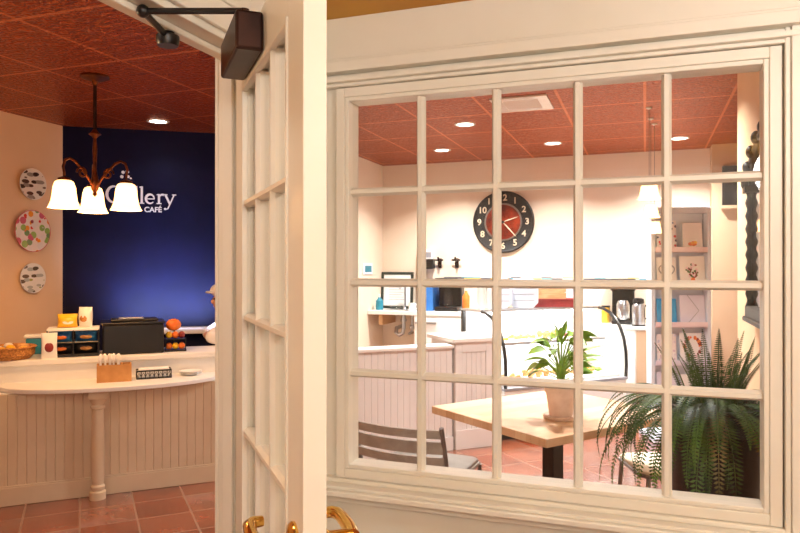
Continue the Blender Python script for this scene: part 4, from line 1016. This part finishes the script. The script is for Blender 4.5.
def chair(label, loc, rz, zt, seat_m, lean=.05, W=.20, D=.21, slats=3, slat_m=None):
    t = thing('cafe_chair', label, 'chair', loc, rz)      # front is local +y
    b = MB(); n = 6; pr = [(-W,-D),(W,-D),(W+.005,0),(W-.01,D-.03),(W-.05,D),(-W+.05,D),(-W+.01,D-.03),(-W-.005,0)]
    b.prism(pr, .425, .45); b.build('seat', seat_m, t, bevel=.008)
    b = MB(); b.tube([(p[0],p[1],.425) for p in pr]+[(pr[0][0],pr[0][1],.425)], .011, 8); b.build('seat_rail', pewter, t, smooth=True)
    for sx in (-1, 1):
        MB().tube([(sx*(W-.005),D-.03,.42),(sx*(W+.01),D+.0,.0)], .0125, 10).build('leg', pewter, t, smooth=True)
        MB().tube([(sx*(W-.005),-D+.01,.42),(sx*(W+.005),-D-.06,.0)], .0125, 10).build('leg', pewter, t, smooth=True)
        MB().tube([(sx*(W-.003),-D+.01,.40),(sx*(W+.002),-D-.02,.55),(sx*W,-D-lean-.02,zt)], .0125, 10).build('back_post', pewter, t, smooth=True)
        MB().tube([(sx*W,D-.01,.2),(sx*W,-D-.03,.2)], .008, 8).build('stretcher', pewter, t)
    hgt = zt-.50
    for k in range(slats):
        zc = .52+(hgt-.02)*(k+.5)/slats; hh = hgt/slats*(.27 if k != slats-2 else .40)
        b = MB(); A_ = []
        for i in range(15):
            x = -W+2*W*i/14; bow = -.045*(1-(x/W)**2); yy = -D-.015-lean*(zc-.45)/(zt-.45)+bow
            A_.append([b.bm.verts.new((x, yy-.008, zc-hh)), b.bm.verts.new((x, yy+.008, zc-hh)), b.bm.verts.new((x, yy+.008, zc+hh)), b.bm.verts.new((x, yy-.008, zc+hh))])
        for P_, Q_ in zip(A_, A_[1:]):
            for j in range(4): b.face([P_[j],P_[(j+1)%4],Q_[(j+1)%4],Q_[j]])
        b.face(A_[0]); b.face(A_[-1][::-1]); b.build('back_slat', slat_m or pewter, t, smooth=True)
    return t
chair('grey slat backed metal chair at the near left of the table', (-1.125, 3.50, 0), math.radians(-8), .725, pewter, W=.245, D=.24, slat_m=taupe)
f2 = math.atan2(-.36, -.93) - PI/2
chair('grey metal chair with cream seat between table and fern', (.115, 3.96, 0), f2, .86, cushion)

# ------------------------------------------------------------------ fern in a tall planter
fx, fy, fz = .255, 2.93, .97
fp = thing('potted_fern', 'big dark green fern in a tall black planter by the window', 'fern', (fx, fy, 0))
MB().lathe([(.13,0),(.14,.01),(.17,fz-.03),(.185,fz-.025),(.185,fz),(.165,fz),(.16,fz-.04)], n=32).build('planter', black, fp, smooth=True)
MB().lathe([(.163,fz-.04),(.163,fz-.03),(.001,fz-.025)], n=24, cap=False).build('soil', soil, fp)
random.seed(5)
def frond(b, az, el, ln, droop, wmax):
    br_ = random.uniform(.02,.13); p = Vector((br_*math.cos(az), br_*math.sin(az), fz-.03)); n = 40
    h = Vector((math.cos(az), math.sin(az), 0)); e = el; spine = []
    for i in range(n):
        d = h*math.cos(e) + Vector((0,0,1))*math.sin(e); spine.append((p.copy(), d)); p = p + d*(ln/n); e -= droop/n
        q = p + Vector((fx, fy, 0))
        if q.x > .455: p.x = .455-fx
        if q.y < 2.445: p.y = 2.445-fy
    b.tube([s[0] for s in spine], [.0028*(1-i/n)+.0008 for i in range(n)], 4)
    for i in range(3, n):
        p0, d = spine[i]; k = i/n; w = wmax*math.sin(PI*min(1, k*.85+.15))**.7*(1.02-k*.55)
        s_ = d.cross(Vector((0,0,1)))
        if s_.length < .1: s_ = Vector((-h.y, h.x, 0))
        s_.normalize()
        for sg_ in (-1, 1):
            for half in (0,):
                pp = p0 + d*(ln/n*half); dv = (s_*sg_ + d*.18 + Vector((0,0,-.15))).normalized(); hw_ = ln/n*.36
                tip = pp + dv*w
                Q = tip + Vector((fx, fy, 0))
                if Q.x > .47: tip.x = .47-fx
                if Q.y < 2.44: tip.y = 2.44-fy
                v = [b.bm.verts.new(pp - d*hw_*.4), b.bm.verts.new(pp + dv*w*.45 - d*hw_), b.bm.verts.new(tip), b.bm.verts.new(pp + dv*w*.45 + d*hw_)]
                b.face(v)
for k in range(100):
    b = MB(); q = random.random(); az = random.uniform(0, 2*PI) if q < .26 or k % 3 == 0 else random.uniform(2.4, 5.9)
    if q < .26: frond(b, az, random.uniform(1.15,1.5), random.uniform(.22,.34), random.uniform(.1,.7), random.uniform(.03,.042))
    elif q < .6: frond(b, az, random.uniform(.5,1.1), random.uniform(.36,.52), random.uniform(2.0,2.9), random.uniform(.042,.058))
    else: frond(b, az, random.uniform(.1,.7), random.uniform(.42,.62), random.uniform(1.9,2.6), random.uniform(.042,.058))
    b.build('frond', fernm if k % 33 else fernbrown, fp)

# ------------------------------------------------------------------ ceiling fittings and light
def downlight(x, y, label, e=36, col=(1,.96,.92)):
    t = thing('recessed_light', label, 'ceiling light', (x, y, HC), 0)
    MB().lathe([(.066,-.001),(.068,-.006),(.088,-.007),(.09,-.001)], n=28, closed=True).build('trim_ring', china, t, smooth=True)
    MB().lathe([(.066,-.0035),(.066,-.001)], n=28).build('lens', disc, t)
    lt = bpy.data.lights.new('downlight', 'AREA'); lt.shape = 'DISK'; lt.size = .13; lt.energy = e; lt.color = col; lt.spread = math.radians(125)
    lo = bpy.data.objects.new('downlight', lt); C.objects.link(lo); lo.parent = t; lo.location = (0,0,-.012)
downlight(-1.41, 5.515, 'recessed ceiling light in front of the clock, nearest the vent')
downlight(-1.94, 6.65, 'recessed ceiling light above the sink counter')
downlight(-.83, 6.64, 'recessed ceiling light above the right of the clock')
downlight(.30, 6.78, 'recessed ceiling light above the card rack')
downlight(-3.74, 4.553, 'recessed ceiling light before the navy wall', 1.5)
downlight(-.55, 3.95, 'recessed ceiling light above the butcher block table', 24)
downlight(-.02, 4.3, 'added recessed ceiling light above the fern and chair, out of view', 28)  # added out of view to light the front of the card rack
vt = thing('air_vent', 'white square air vent in the copper ceiling', 'vent', (-.837, 4.95, HC))
MB().box(-.2,.2,-.21,-.135,-.014,0).box(-.2,.2,.135,.21,-.014,0).box(-.2,-.125,-.135,.135,-.014,0).box(.125,.2,-.135,.135,-.014,0).build('vent_frame', china, vt, bevel=.003)
MB().box(-.125,.125,-.135,.135,-.003,-.0005).build('vent_back', silverg, vt)
b = MB()
for k in range(9):
    y = -.12+.03*k; Mx = Matrix.Translation((0,y,-.008)) @ Matrix.Rotation(-.6,4,'X'); b.box(-.125,.125,-.012,.012,-.001,.001,Mx)
b.build('louvres', china, vt)

el_ = thing('entry_fill_fixture', 'added round flush fill fixture of the entry, out of view', 'ceiling light', (.78, 1.05, 2.405))  # invented fixture, out of view, goes with the entry fill
MB().lathe([(.17,0),(.17,-.03),(.14,-.06),(.07,-.08),(.001,-.085)], n=32, cap=False).build('diffuser', mat('lit_diffuser', (1,1,1,1), .4, 0, (1,.93,.83,1), 2.2), el_, smooth=True)
MB().lathe([(.17,-.0),(.18,-.001),(.18,-.02),(.17,-.02)], n=32, closed=True).build('rim', brass, el_)
def lamp(name, kind, loc, e, col, **kw):
    lt = bpy.data.lights.new(name, kind); lt.energy = e; lt.color = col
    for k, v in kw.items():
        if k != 'rot': setattr(lt, k, v)
    lo = bpy.data.objects.new(name, lt); C.objects.link(lo); lo.location = loc
    if 'rot' in kw: lo.rotation_euler = kw['rot']
    return lo
lamp('entry_fill', 'POINT', (.78, .95, 2.2), 28, (1,.98,.94), shadow_soft_size=.15)  # added fill, out of view, lifts the window wall and frieze
lamp('entry_fill', 'POINT', (.95, -1.0, 2.2), 80, (1,.985,.96), shadow_soft_size=.2)  # second added fill behind the camera, no fixture
# added area fill without a fixture, brightens the lower navy wall
q = A + NU*.95 - NN*.40
lamp('navy_wall_fill', 'AREA', (q.x, q.y, 1.0), 14, (.50,.62,1), shape='RECTANGLE', size=1.0, size_y=.05, spread=math.radians(95), rot=(math.radians(130), 0, NA))
lamp('cafe_front_fill', 'AREA', (-2.1, .4, HC-.03), 14, (1,.88,.78), shape='DISK', size=.2)  # added out of frame to brighten the open door and jamb
lamp('cafe_front_warm_fill', 'POINT', (-2.3, 1.1, 1.95), 24, (1,.66,.36), shadow_soft_size=.08)  # added point fill, no pendant here; warms the ceiling near the doorway

w = bpy.data.worlds.new('world'); SC.world = w; w.use_nodes = True
w.node_tree.nodes['Background'].inputs[0].default_value = (1,.9,.8,1); w.node_tree.nodes['Background'].inputs[1].default_value = .05
SC.cycles.use_denoising = True
SC.cycles.max_bounces = 10; SC.cycles.transparent_max_bounces = 24
SC.cycles.sample_clamp_indirect = 6

# ------------------------------------------------------------------ camera
cam = bpy.data.cameras.new('camera'); cam.sensor_width = 36; cam.lens = 680/800*36; cam.clip_start = .05
co = bpy.data.objects.new('camera', cam); C.objects.link(co); co.location = (0, 0, 1.5)
co.rotation_euler = (math.radians(90) + math.atan(1.5/680), 0, math.radians(19.81))
SC.camera = co
